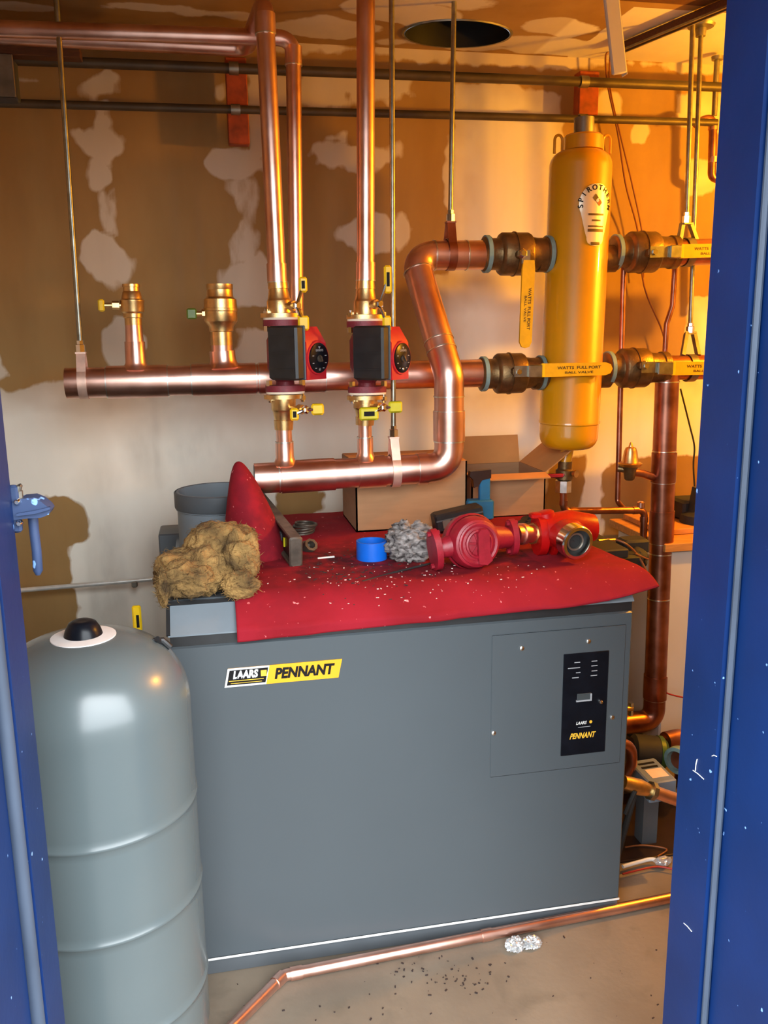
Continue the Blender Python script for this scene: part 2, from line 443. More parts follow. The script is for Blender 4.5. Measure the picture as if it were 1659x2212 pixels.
def wall_field(U, V):
    f = np.zeros_like(U)
    add = [('r', -400, 60, 2000, 158), ('r', -400, 150, 90, 178), ('r', 640, 150, 880, 200), ('e', 560, 165, 740, 235), ('e', 740, 165, 880, 222),
           ('e', 172, 165, 265, 222), ('r', 188, 205, 248, 310), ('e', 158, 285, 264, 360), ('e', 186, 330, 250, 412), ('r', 203, 400, 262, 520, .62),
           ('e', 165, 505, 285, 618), ('e', 200, 680, 310, 812), ('e', 432, 320, 562, 398), ('r', 497, 390, 560, 560, .60), ('e', 478, 556, 625, 655),
           ('e', 500, 712, 640, 810), ('e', 455, 180, 500, 235), ('r', 540, 160, 565, 330), ('r', 698, 292, 742, 305),
           ('e', 683, 305, 870, 352), ('e', 735, 335, 815, 382), ('e', 718, 462, 862, 532), ('e', 850, 480, 880, 530),
           ('r', 972, 185, 1202, 900), ('r', 945, 600, 1202, 900), ('r', -400, 846, 2200, 2300), ('r', 1195, 330, 1205, 900), ('r', -400, 700, 8, 800),
           ('r', 1455, 195, 1700, 285), ('e', 1290, 205, 1335, 262), ('r', 1372, 270, 1392, 305), ('r', 1488, 352, 1560, 412), ('r', 1490, 640, 1700, 900),
           ('r', 1255, 250, 1300, 330, .6)]
    cov = np.full_like(U, .50)
    for i_, (k, *a) in enumerate(add):
        g = (rect if k == 'r' else ell)(U, V, *a)
        f = np.maximum(f, g)
        if i_ in BIG: cov = np.maximum(cov, np.clip((rect if k == 'r' else ell)(U, V, *a[:4], 1., .10), 0, 1) * BIG[i_])
    sub = [('r', 20, 1085, 178, 1480), ('e', 60, 1075, 190, 1180), ('e', 580, 1040, 692, 1128), ('r', 1310, 990, 1560, 1100), ('r', 1180, 990, 1255, 1130), ('r', 1310, 1090, 1400, 1180)]
    for k, *a in sub:
        f = np.minimum(f, 1 - (rect if k == 'r' else ell)(U, V, *a))
    return f * .6 + .1, cov
def wall_dirt(U, V):
    f = np.zeros_like(U)
    for a in (('e', 280, 950, 330, 1010, .9), ('e', 380, 930, 470, 1010, .7), ('e', 210, 1130, 260, 1340, .8), ('e', 500, 1000, 560, 1100, .3), ('e', 290, 1150, 390, 1260, .45), ('e', 380, 1040, 480, 1120, .3)):
        f = np.maximum(f, ell(U, V, *a[1:], .08))
    st = np.clip(vnoise(U * 26, V * 1.6, 5) - .62, 0, 1) * 1.6
    return np.clip(f * .8 + st * .35, 0, 1)
sheet('wall_back', np.linspace(XL, XR, 420), np.linspace(0, ZC, 300), lambda a, b: (a, YW, b), wall_field, wall_dirt)
def cp(px, py): q = atz(px, py, ZC); return q.x, q.y
HOLE = (.875, 3.02); HR = (.185, .135)
def ceil_field(U, V):
    f = np.zeros_like(U)
    def E(px, py, rx, ry, s=1.):
        c = cp(px, py); n1 = (vnoise(U * 12, V * 12, int(px)) - .5) * .05
        d = (np.sqrt(((U - c[0]) / rx) ** 2 + ((V - c[1]) / ry) ** 2) - 1) * min(rx, ry) + n1
        return soft(d, .02) * s
    for a in ((320, 18, .09, .03), (475, 32, .11, .03), (30, 15, .12, .03), (700, 60, .16, .10), (850, 20, .16, .12), (1000, 5, .1, .05), (1215, 60, .12, .08), (930, 40, .12, .10), (1200, 95, .3, .05), (1440, 75, .2, .10), (1100, 105, .4, .03)):
        f = np.maximum(f, E(*a))
    c0 = cp(1310, 60)[0]
    f = np.maximum(f, np.where((U > c0 + .0) & (V > 2.7), 1, 0))
    return f * .6 + .1
def ceil_to(a, b): return (a, b, ZC)
# ceiling: two sheets of board round the duct hole
def ceiling():
    us = np.linspace(XL, XR, 260); vs = np.concatenate([np.linspace(1.2, 2.6, 30), np.linspace(2.61, YW, 110)])
    U, V = np.meshgrid(us, vs); n, m = len(us), len(vs)
    e = np.sqrt(((U - HOLE[0]) / HR[0]) ** 2 + ((V - HOLE[1]) / HR[1]) ** 2)
    # pull the grid onto the rim so the hole has a clean edge
    near = (e > .0001) & (e < 1.12)
    k = np.where(near & (e > .90), 1 / np.maximum(e, 1e-4), 1)
    U2 = HOLE[0] + (U - HOLE[0]) * k; V2 = np.minimum(HOLE[1] + (V - HOLE[1]) * k, YW)
    pts = [(a, b, ZC) for a, b in zip(U2.ravel(), V2.ravel())]
    ins = (e < .90).ravel()
    fs = []
    for j in range(m - 1):
        for i in range(n - 1):
            q = (j * n + i, j * n + n + i, j * n + n + i + 1, j * n + i + 1)
            if not any(ins[x] for x in q): fs.append(q)
    me = bpy.data.meshes.new('ceiling'); me.from_pydata(pts, [], fs)
    for nm, val in (('mud', ceil_field(U2, V2)), ('dirt', U * 0), ('cover', U * 0 + np.where(U > 1.2, .85, .5))):
        at_ = me.attributes.new(nm, 'FLOAT', 'POINT'); at_.data.foreach_set('value', np.clip(val, 0, 1).ravel().astype(np.float32))
    me.materials.append(MAT['drywall']); me.update()
    o = bpy.data.objects.new('ceiling', me); link(o); S(o)
    mb = MB(); N = 48
    P1 = [(HOLE[0] + HR[0] * .96 * math.cos(2 * math.pi * i / N), HOLE[1] + HR[1] * .96 * math.sin(2 * math.pi * i / N)) for i in range(N)]
    mb.add([(x, y, ZC - .004) for x, y in P1] + [(x, y, ZC + .35) for x, y in P1], [(i, (i + 1) % N, N + (i + 1) % N, N + i) for i in range(N)] + [tuple(range(N, 2 * N))])
    d = T('vent_duct', 'round dark duct opening cut in the ceiling', 'duct', (HOLE[0], HOLE[1], ZC))
    P('duct_sleeve', mb, 'black_plastic', d)
    r = MB(); Q = []
    for (k, z) in ((.97, ZC - .003), (1.0, ZC - .005), (1.02, ZC - .001)):
        Q += [(HOLE[0] + HR[0] * k * math.cos(2 * math.pi * i / N), min(YW - .002, HOLE[1] + HR[1] * k * math.sin(2 * math.pi * i / N)), z) for i in range(N)]
    r.add(Q, [(k * N + i, k * N + (i + 1) % N, k * N + N + (i + 1) % N, k * N + N + i) for k in range(2) for i in range(N)])
    P('duct_rim', r, 'zinc', d)
ceiling()
mb = MB().box((.65, 3.25, 1.3), (3.8, .06, 2.8)); S(P('wall_sheathing', mb, 'block'))
S(P('wall_left', MB().box((XL - .05, 2.2, 1.29), (.1, 2.1, 2.57)), 'white_metal'))
S(P('wall_right', MB().box((XR + .05, 2.2, 1.29), (.1, 2.1, 2.57)), 'white_metal'))
S(P('floor', MB().box((.65, 2.12, -.06), (3.8, 2.36, .12)), 'concrete'))
S(P('ground', MB().box((.65, -3.05, -.065), (14, 7.98, .12)), 'asphalt'))
S(P('added_overhang', MB().box((.3, .65, 2.62), (3.0, .65, .12)), 'block'))  # unseen slab outside, added to keep sky light off the upper door frame
S(P('ceiling_deck', MB().box((.65, 2.2, ZC + .45), (3.9, 2.4, .06)), 'block'))
# front wall with the doorway, steel frame painted blue
wf = MB()
wf.box(((XL - .1 + DOOR_L - .09) / 2, 1.13, 1.3), (DOOR_L - .09 - XL + .1, .14, 2.6))
wf.box(((XR + .1 + DOOR_R + .09) / 2, 1.13, 1.3), (XR + .1 - DOOR_R - .09, .14, 2.6))
wf.box(((DOOR_L + DOOR_R) / 2, 1.13, (DOOR_TOP + 2.65) / 2 + .03), (DOOR_R - DOOR_L + .18, .14, 2.6 - DOOR_TOP - .0))
S(P('wall_front', wf, 'block'))
def jamb(name, x, s):
    """x = inner edge, s = outward sign; stop, rabbet with seal, outer face"""
    prof = [(0, 1.2), (0, 1.10), (.017, 1.10), (.017, .90), (.11, .90), (.11, 1.2)]
    pts = [(x + s * a, b) for a, b in prof]
    m = MB(); n = len(pts)
    m.add([(a, b, 0) for a, b in pts] + [(a, b, DOOR_TOP + .05) for a, b in pts], [(i, (i + 1) % n, n + (i + 1) % n, n + i) for i in range(n)] + [tuple(range(n)), tuple(range(n, 2 * n))])
    o = S(P(name, m, 'blue_paint', sharp=20, origin=(x, 1.1, 0)))
    g = MB(); g.tube([(x + s * .010, 1.093, .01), (x + s * .010, 1.093, 1.1), (x + s * .010, 1.093, DOOR_TOP)], .0055, 10)
    if s < 0: g = MB().tube([(x - .011, 1.090, .01), (x - .011, 1.090, DOOR_TOP)], .010, 12)
    P('weather_seal', g, 'gasket_strip', o)
    return o
jl = jamb('trim_left', DOOR_L, -1)
jr = jamb('trim_right', DOOR_R, 1)
m = MB().box(((DOOR_L + DOOR_R) / 2, 1.15, DOOR_TOP + .03), (DOOR_R - DOOR_L + .2, .1, .06)); m.box(((DOOR_L + DOOR_R) / 2, 1.02, DOOR_TOP + .045), (DOOR_R - DOOR_L + .2, .18, .06))
S(P('trim_head', m, 'blue_paint'))
# paint chips scratched through on the right frame
for pts in (((1506, 1640), (1502, 1665)), ((1497, 1664), (1520, 1683)), ((1477, 1994), (1494, 2012)), ((1538, 1633), (1548, 1634))):
    def onj(px, py):
        v = _ray(px, py); t = (DOOR_R - .0008) / v[0]; return Vector((DOOR_R - .0008, v[1] * t, v[2] * t + EYE))
    a, b = onj(*pts[0]), onj(*pts[1])
    P('paint_chip', MB().tube([a, (a + b) / 2 + Vector((0, .001, .001)), b], .0008, 6), 'print_white', jr)

# ------------------------------------------------------------------ boiler
BX0, BX1, BY0, BY1 = -.12, 1.047, 1.96, 2.97
ZB, ZS, ZL = .886, .911, .972
BEV = .065                                             # the lid's front edge slopes back
boiler = T('boiler', 'large grey floor standing boiler with black control panel under the red cloth', 'boiler', ((BX0 + BX1) / 2, 2.4, 0))
P('body', MB().box(((BX0 + BX1) / 2, (BY0 + BY1) / 2 + .005, (ZB + .05) / 2), (BX1 - BX0 - .004, BY1 - BY0 - .01, ZB - .05)), 'grey_paint', boiler)
fp = P('front_panel', MB().box(((BX0 + BX1) / 2, BY0 + .006, (ZB + .045) / 2), (BX1 - BX0, .016, ZB - .045), bev=.004), 'grey_paint', boiler)
P('base_rail', MB().box(((BX0 + BX1) / 2, BY0 + .018, .023), (BX1 - BX0 - .006, .03, .042)), 'grey_dark', boiler)
P('base_rail', MB().box(((BX0 + BX1) / 2, BY1 - .03, .023), (BX1 - BX0 - .006, .03, .042)), 'grey_dark', boiler)
P('base_trim', MB().box(((BX0 + BX1) / 2, BY0 - .0035, .049), (BX1 - BX0, .006, .007), bev=.002), 'print_white', boiler, 'strip along the bottom edge, coloured white as a painted highlight')  # white colour stands in for the highlight along the boiler's foot
P('gap_strip', MB().box(((BX0 + BX1) / 2, (BY0 + BY1) / 2, (ZB + ZS) / 2), (BX1 - BX0 - .004, BY1 - BY0 - .006, ZS - ZB)), 'black_plastic', boiler)
lid = P('lid', MB().prism([(BY0, ZS), (BY1, ZS), (BY1, ZL), (BY0 + BEV, ZL), (BY0, ZS + .004)], ((BX0 + BX1) / 2, 0, 0), UY, UZ, BX1 - BX0 + .004), 'grey_lid', boiler, sharp=20)
_sl = Vector((0, BEV, ZL - ZS - .004)); _sn = Vector((0, -_sl.z, _sl.y)).normalized(); _su = _sl.normalized()
P('lid_trim', MB().box(Vector((BX0 - .001, BY0, ZS + .004)) + _sl / 2 + _sn * .001, (.009, .006, _sl.length), (UX, _sn, _su)), 'black_plastic', lid)
P('lid_trim', MB().box(Vector(((BX0 + BX1) / 2, BY0 + BEV + .001, ZL - .002)), (BX1 - BX0 + .006, .010, .010), (UX, _sn, _su)), 'black_plastic', lid)
P('top_panel', MB().box(((BX0 + BX1) / 2, (BY0 + BEV + BY1) / 2 + .01, ZL + .0005), (BX1 - BX0 - .02, BY1 - BY0 - BEV - .03, .003)), 'grey_dark', lid)
def onf(px, py, d=0.): return at(px, py, BY0 - .002 - d)
# access door lines
fy = BY0 - .003
a = onf(1058, 1682); b = onf(1338, 1646); c = onf(1347, 1368)
P('access_door', MB().box(((a.x + b.x) / 2, fy, (b.z + ZB - .035) / 2), (b.x - a.x, .004, ZB - .035 - b.z), bev=.0015), 'grey_paint', boiler)
fd = fy - .002
def ond(px, py, d=0.): return at(px, py, fd - d)
q = [ond(1217, 1414), ond(1316, 1404), ond(1305, 1619), ond(1211, 1636)]
x0, x1 = (q[0].x + q[3].x) / 2, (q[1].x + q[2].x) / 2; z1, z0 = (q[0].z + q[1].z) / 2, (q[2].z + q[3].z) / 2
cpn = P('control_panel', MB().box(((x0 + x1) / 2, fd - .001, (z0 + z1) / 2), (x1 - x0, .004, z1 - z0), bev=.001), 'black_gloss', boiler)
fc = fd - .0036
for (px, py, wd) in ((1247, 1431, 14), (1240, 1443, 30), (1249, 1453, 11), (1243, 1464, 16), (1284, 1428, 14), (1284, 1438, 15), (1284, 1449, 14), (1283, 1459, 16)):
    c = at(px, py, fc); P('printed_legend', MB().box(c, (wd * .00112, .0006, .0022)), 'print_grey', cpn)
c = at(1262, 1506, fc); P('display', MB().box(c, (.040, .003, .022), bev=.001), 'display_grey', cpn)
m = MB(); e = at(1259, 1513, fc); m.box((e.x, fc - .001, e.z), (.038, .004, .004)); e = at(1276, 1505, fc); m.box((e.x, fc - .001, e.z), (.004, .004, .02)); P('display_bezel', m, 'print_grey', cpn)
c = at(1297, 1515, fc); P('knob', MB().lathe([(0, .006), (.006, .0055), (.009, .003)], c, -UY, 16), 'chrome', cpn)
tx = MB(); text(tx, 'LAARS', at(1256, 1562, fc), UX, UZ, .012, .25, .0004, .030); P('logo_text', tx, 'print_white', cpn)
e = at(1276, 1559, fc); P('logo_emblem', MB().lathe([(0, .0042), (.0005, .0042)], e, -UY, 14), 'print_gold', cpn)
e = at(1262, 1570, fc); P('logo_line', MB().box(e, (.034, .0004, .0014)), 'print_grey', cpn)
tx = MB(); text(tx, 'PENNANT', at(1259, 1589, fc), UX, UZ, .022, .35, .0007, .074); P('logo_text', tx, 'print_gold', cpn)
for (px, py) in ((1127, 1400), (1271, 1385), (1066, 1583), (1322, 1549)):
    c = ond(px, py); P('screw', MB().lathe([(0, .0062), (.003, .0058), (.0045, .003)], c, -UY, 14), 'screw', boiler)
# badge
bp = [at(485, 1488, BY0 - .004), at(731, 1461, BY0 - .004), at(739, 1421, BY0 - .004), at(492, 1447, BY0 - .004)]
bz0, bz1 = (bp[0].z + bp[1].z) / 2, (bp[2].z + bp[3].z) / 2; by = BY0 - .0035
bd = P('badge', MB().prism([(0, 0), (bp[1].x - bp[0].x, 0), (bp[2].x - bp[0].x, bz1 - bz0), (bp[3].x - bp[0].x, bz1 - bz0)], (bp[0].x, by, bz0), UX, UZ, .002), 'print_yellow', boiler, 'yellow slanted badge with black lettering')
bw, bh = bp[1].x - bp[0].x, bz1 - bz0; sk = (bp[3].x - bp[0].x)
yt = by - .0024
P('badge_border', MB().prism([(.0, .0), (bw * .36, 0), (bw * .36 + sk, bh), (sk, bh)], (bp[0].x, by - .0011, bz0), UX, UZ, .0004), 'print_white', bd)
P('badge_field', MB().prism([(.006, .005), (bw * .355, .005), (bw * .355 + sk * .8, bh - .005), (.006 + sk * .8, bh - .005)], (bp[0].x, by - .0014, bz0), UX, UZ, .0004), 'print_black', bd)
tx = MB(); text(tx, 'LAARS', (bp[0].x + bw * .165 + sk * .6, yt, bz0 + bh * .62), UX, UZ, .026, .2, .0014, bw * .22); P('badge_text', tx, 'print_white', bd)
P('badge_emblem', MB().box((bp[0].x + bw * .325 + sk * .5, yt, bz0 + bh * .62), (.014, .0005, .015), bev=.0001), 'print_gold', bd)
P('badge_line', MB().box((bp[0].x + bw * .19, yt, bz0 + bh * .33), (bw * .30, .0005, .0018)).box((bp[0].x + bw * .19, yt, bz0 + bh * .2), (bw * .27, .0005, .0013)), 'print_gold', bd)
tx = MB(); text(tx, 'PENNANT', (bp[0].x + bw * .685 + sk * .5, yt, bz0 + bh * .5), UX, UZ, .036, .22, .0016, bw * .535); P('badge_text', tx, 'print_black', bd)
# flue collar standing on the lid
cc = at(478, 1130, 2.62); cz = ZL
col = MB(); R = .128; zt = at(440, 1068, 2.55).z
col.lathe([(0, R), (zt - cz - .055, R), (zt - cz - .053, R + .004), (zt - cz - .004, R + .004), (zt - cz, R + .001), (zt - cz, R - .006), (.02, R - .006)], (cc.x, 2.62, cz), UZ, 40)
co = P('flue_collar', col, 'grey_lid', boiler)
P('collar_band', MB().lathe([(zt - cz - .05, R + .005), (zt - cz - .046, R + .0075), (zt - cz - .002, R + .0075), (zt - cz + .001, R + .004), (zt - cz - .05, R + .004)], (cc.x, 2.62, cz), UZ, 40, cap=False), 'grey_dark', co, 'dark grey band round the collar')
a = at(346, 1152, 2.75); P('rear_box', MB().box((a.x + .05, 2.8, (a.z + .9) / 2), (.11, .14, a.z - .9), bev=.004), 'grey_dark', boiler)

# ------------------------------------------------------------------ expansion tank
ta = Vector((-.267, 1.7, 0)); TR = .198; ztop = 1.022
def tank_prof():
    zs = [at(418, y, 1.7).z for y in (1700, 1885, 2085)]
    pr = [(.03, .10), (.035, TR * .75), (.08, TR * .95), (.13, TR)]
    seams = sorted(zs)
    for z in seams: pr += [(z - .02, TR), (z - .006, TR), (z - .003, TR + .0022), (z, TR + .003), (z + .003, TR + .0022), (z + .006, TR), (z + .02, TR)]
    zsh = ztop - .15
    for i in range(0, 15):
        t = i / 14 * math.pi / 2
        pr.append((zsh + .15 * math.sin(t), TR * (max(0, math.cos(t))) ** .72 + (.002 if i == 14 else 0)))
    return pr
tank = T('expansion_tank', 'tall grey dome topped expansion tank in front of the boiler', 'tank', ta)
P('shell', MB().lathe(tank_prof(), ta, UZ, 72), 'tank_grey', tank, sharp=50)
P('base_ring', MB().lathe([(0, .16), (.035, .16), (.035, .155)], ta, UZ, 40), 'black_plastic', tank)
def domez(r): 
    t = math.acos(min(1, (r / TR) ** (1 / .72))); return ztop - .15 + .15 * math.sin(t)
capo = ta + Vector((0, 0, 0))
P('cap_label', MB().lathe([(domez(.030) + .002, .030), (domez(.045) + .002, .045), (domez(.062) + .0015, .062), (domez(.062) - .002, .0625)], capo, UZ, 40, cap=False), 'white_plastic', tank, 'white ring round the valve cap')
P('valve_cap', MB().lathe([(domez(.038) - .002, .038), (ztop + .012, .034), (ztop + .026, .026), (ztop + .030, .018), (ztop + .029, .008), (ztop + .029, .001)], capo, UZ, 36), 'black_gloss', tank, 'black domed valve cap')
e = at(345, 1388, 1.72)
m = MB(); m.tube([e + Vector((-.012, 0, .004)), e + Vector((.006, 0, .004)), e + Vector((.02, 0, -.012))], .007, 10); m.tube([e + Vector((-.004, -.01, .012)), e + Vector((.004, .006, -.008))], .006, 10)
P('lifting_lug', m, 'black_plastic', tank)

# ------------------------------------------------------------------ red cloth
def cloth_bump(x, y):
    return .004 * mn.noise(Vector((x * 5, y * 5, 0))) + .002 * mn.noise(Vector((x * 17, y * 17, 3))) + .003 * max(0, math.sin(x * 6 + y * 3))
def cloth_z(x, y):
    tt = min(1, (y - 1.953) / .105)
    return ZL + .009 - .060 * (1 - tt) ** 2 + cloth_bump(x, y) * tt + .0042
def cloth():
    XA, XB, YF, YB = .036, 1.06, 1.953, 2.93
    nx, ny = 210, 210
    zt = ZL + .009
    fin = Vector((.108, 2.42)); Hf = .262
    drop = .029
    Ltop = YB - YF
    pts = []; soil = []
    import bisect
    for j in range(ny + 1):
        t = j / ny                                   # 0 front hem .. 1 back
        sdist = t * (Ltop + drop)
        for i in range(nx + 1):
            u = i / nx
            x = XA + (XB - XA) * u
            k9 = max(0, (u - .80) / .20) ** 2
            hem = drop * (1 - .92 * min(1, u * 1.05))
            y0 = YF
            if sdist < hem + .001:
                hang = hem - sdist
                fl = .004 * math.sin(u * 17) + .003 * math.sin(u * 41 + 1)
                y = YF - .003 - max(0, fl); z = zt - .060 - hang
                z += .030 * k9
            else:
                y = YF + (sdist - hem) * (YB - YF) / (Ltop + drop - hem)
                tt = min(1, (y - YF) / .105)
                z = zt - .060 * (1 - tt) ** 2 + .030 * k9 * (1 - tt) ** 2
                z += cloth_bump(x, y) * tt
                dx = (x - fin.x); dy = y - fin.y
                r = math.sqrt((dx / .092) ** 2 + (dy / .125) ** 2)
                if r < 1:
                    r = (math.sqrt(r * r + .0225) - .15) / (math.sqrt(1.0225) - .15)
                    h = (.62 * (1 - r ** 1.5) + .38 * (1 - r)) * Hf
                    z += max(h, 0)
                    x -= .036 * (h / Hf) ** 1.3
            # right end: slanting edge running out to the corner by the pipe
            if u > .8:
                k = (u - .8) / .2
                x += .052 * k * max(0, 1 - (max(0, y - YF)) / .55)
                if y > 2.0: x -= .02 * k * min(1, (y - 2.0) / .3)
            pts.append(Vector((x, y, z)))
            s = max(0, 1 - abs(y - 2.28) / .30) * (1 if .15 < u < .8 else .35) + .25 * max(0, mn.noise(Vector((x * 4, y * 4, 7))))
            soil.append(min(1, s * 1.15))
    n = nx + 1
    fs = [(j * n + i, j * n + i + 1, j * n + n + i + 1, j * n + n + i) for j in range(ny) for i in range(nx)]
    mb = MB(); mb.add(pts, fs)
    o = P('drop_cloth', mb, 'red_cloth', sharp=180, origin=(.55, 2.4, ZL))
    a_ = o.data.attributes.new('soil', 'FLOAT', 'POINT'); a_.data.foreach_set('value', np.array(soil, np.float32))
    sm = o.modifiers.new('thickness', 'SOLIDIFY'); sm.thickness = .003; sm.offset = 1
    tag(o, 'red cloth spread over the boiler top, pulled up to a peak', 'cloth')
cloth()
ZT = ZL + .012                                       # top of the cloth

# ------------------------------------------------------------------ pipe sizes and valve builders
YH, YLo = 2.75, 2.55
def ring(mb, o, ax, r, wd, th=.002, n=28):
    mb.lathe([(-wd / 2, r), (-wd / 2, r + th), (wd / 2, r + th), (wd / 2, r)], o, ax, n, cap=False); return mb

# upper header
uh = T('upper_copper_header', 'long horizontal copper header pipe with two capped stubs on the left', 'pipe', at(590, 820, YH))
u0, u1 = at(143, 828, YH), at(1048, 806, YH); RH = .0455; ud = (u1 - u0).normalized()
m = MB(); m.lathe([(0, RH - .004), (0, RH), ((u1 - u0).length, RH), ((u1 - u0).length, RH - .004)], u0, ud, 32); m.lathe([(.002, RH - .004), (.0021, .001)], u0, ud, 32, cap=False)
P('pipe_run', m, 'copper', uh)
def onu(px): t = (at(px, 820, YH).x - u0.x) / (u1.x - u0.x); return u0 + (u1 - u0) * t
for (p0, p1) in ((232, 362), (415, 552), (560, 700)):
    a, b = onu(p0), onu(p1)
    tee = MB(); tee.cyl(a, b, RH + .004, 32)
    if p0 < 500:
        stubc = onu({232: 296, 415: 486}[p0]); rs = {232: .027, 415: .036}[p0]
        top = at({232: 291, 415: 480}[p0], {232: 738, 415: 758}[p0], YH)
        d = top - stubc
        tee.lathe([(RH * .80, rs + .016), (RH * 1.02, rs + .009), (RH * 1.25, rs + .004), (d.length, rs + .003)], stubc, d, 28)
    to = P('tee_fitting', tee, 'copper', uh)
    sr = MB(); ring(sr, a, ud, RH + .001, .006, .0022); ring(sr, b, ud, RH + .001, .006, .0022)
    P('solder_joint', sr, 'solder', to)
# stub valves on the upper header
def stub_valve(name, label, prof, bottom, top, stem_px, handle_mat, handle_box):
    root = T(name, label, 'valve', bottom)
    d = (top - bottom); L = d.length
    P('stub_pipe', MB().lathe([(t * L, r) for t, r in prof[0]], bottom, d, 28), 'copper', root)
    P('valve_body', MB().lathe([(t * L, r) for t, r in prof[1]], bottom, d, 28, cap=False), 'brass', root)
    e = at(*stem_px, YH); axis = bottom + d * ((e.z - bottom.z) / (top.z - bottom.z))
    h0 = Vector((e.x, YH - .01, e.z))
    st = MB(); st.cyl(axis, h0, .008, 14); mid = axis + (h0 - axis) * .6; st.lathe([(-.010, .013), (.010, .013)], mid, h0 - axis, 6)
    P('stem', st, 'brass', root)
    P('handle', MB().box(h0 - Vector((.008, 0, 0)), handle_box, bev=.004), handle_mat, root, 'coloured plastic handle tip')
    return root
b0 = at(291, 740, YH); t0 = at(283, 614, YH); k = dep(b0)
stub_valve('small_ball_valve', 'small brass valve on the leftmost stub of the upper header, yellow knob', (
    [(0, 19 * k), (.32, 17.5 * k)], [(.30, 18 * k), (.42, 18 * k), (.43, 20 * k), (.50, 20 * k), (.53, 24 * k), (.55, 24.5 * k), (.68, 24.5 * k), (.70, 25.5 * k), (.73, 25.5 * k), (.75, 22 * k), (.86, 19 * k), (.88, 17 * k), (.95, 17 * k), (.955, 18.5 * k), (1, 18.5 * k), (1, 15 * k), (.7, 14 * k), (.7, .001)]), b0, t0, (226, 660), 'yellow_plastic', (.018, .022, .036))
b0 = at(480, 760, YH); t0 = at(474, 614, YH)
stub_valve('large_ball_valve', 'large brass valve on the second header stub, green handle tip', (
    [(0, 23 * k), (.18, 23 * k)], [(.10, 24 * k), (.30, 24 * k), (.31, 26 * k), (.38, 27 * k), (.44, 34 * k), (.46, 36 * k), (.60, 36 * k), (.61, 37.5 * k), (.645, 37.5 * k), (.65, 36 * k), (.78, 35 * k), (.80, 30 * k), (.82, 28.5 * k), (.92, 27.5 * k), (.93, 28.5 * k), (1, 28.5 * k), (1, 24 * k), (.7, 23 * k), (.7, .001)]), b0, t0, (420, 678), 'green_plastic', (.03, .02, .032))

# lower header with riser
lh = T('lower_copper_header', 'lower horizontal copper header bending up at right into a leaning riser', 'pipe', at(750, 1030, YLo))
l0, l1 = at(550, 1034, YLo), at(970, 1009, YLo)
r1 = at(970, 812, YLo); r2 = at(893, 552, YH + .0); r3 = at(1050, 551, YH)
path = fillet([l0, l1, r1, r2, r3], .065, 10)
rl = [RH] * len(path)
P('pipe_run', MB().tube(path, rl, 32), 'copper', lh)
P('pipe_bore', MB().lathe([(-.0006, RH - .004), (-.0005, .001)], l0, l1 - l0, 28, cap=False), 'black_plastic', lh)
def seg(p, q, s, e, r, mat, parent, nm):
    d = q - p; return P(nm, MB().cyl(p + d * s, p + d * e, r, 30), mat, parent)
seg(l0, l1, .13, .40, RH + .0035, 'copper', lh, 'tee_fitting'); seg(l0, l1, .52, .66, RH + .0035, 'copper', lh, 'tee_fitting')
seg(l0, l1, .83, .88, RH + .0035, 'copper', lh, 'coupling')
seg(l1, r1, .30, .62, RH + .0035, 'copper', lh, 'coupling')
for (p, q, s, e) in ((l0, l1, .12, .13), (l0, l1, .83, .835), (l1, r1, .29, .30), (l1, r1, .62, .63), (l1, r1, .78, .79), (r1, r2, .20, .21), (r1, r2, .28, .29), (r1, r2, .86, .865), (r2, r3, .28, .285), (r2, r3, .72, .73)):
    d = q - p; sr = MB(); ring(sr, p + d * s, d, RH + .0005, .004, .0018); P('solder_joint', sr, 'solder', lh)
def onl(px): t = (at(px, 1025, YLo).x - l0.x) / (l1.x - l0.x); return l0 + (l1 - l0) * t
stubs = []
for (bpx, tpx, tpy, rr) in ((617, 613, 925, .0235), (790, 788, 915, .0205)):
    b = onl(bpx); t = at(tpx, tpy, YLo); d = t - b
    P('riser_stub', MB().lathe([(RH * .8, rr + .016), (RH * 1.04, rr + .008), (RH * 1.3, rr + .0035), (d.length * .72, rr + .0035), (d.length * .725, rr), (d.length, rr)], b, d, 26), 'copper', lh)
    sr = MB(); ring(sr, b + d * .72, d, rr, .004, .004); P('solder_joint', sr, 'solder', lh)

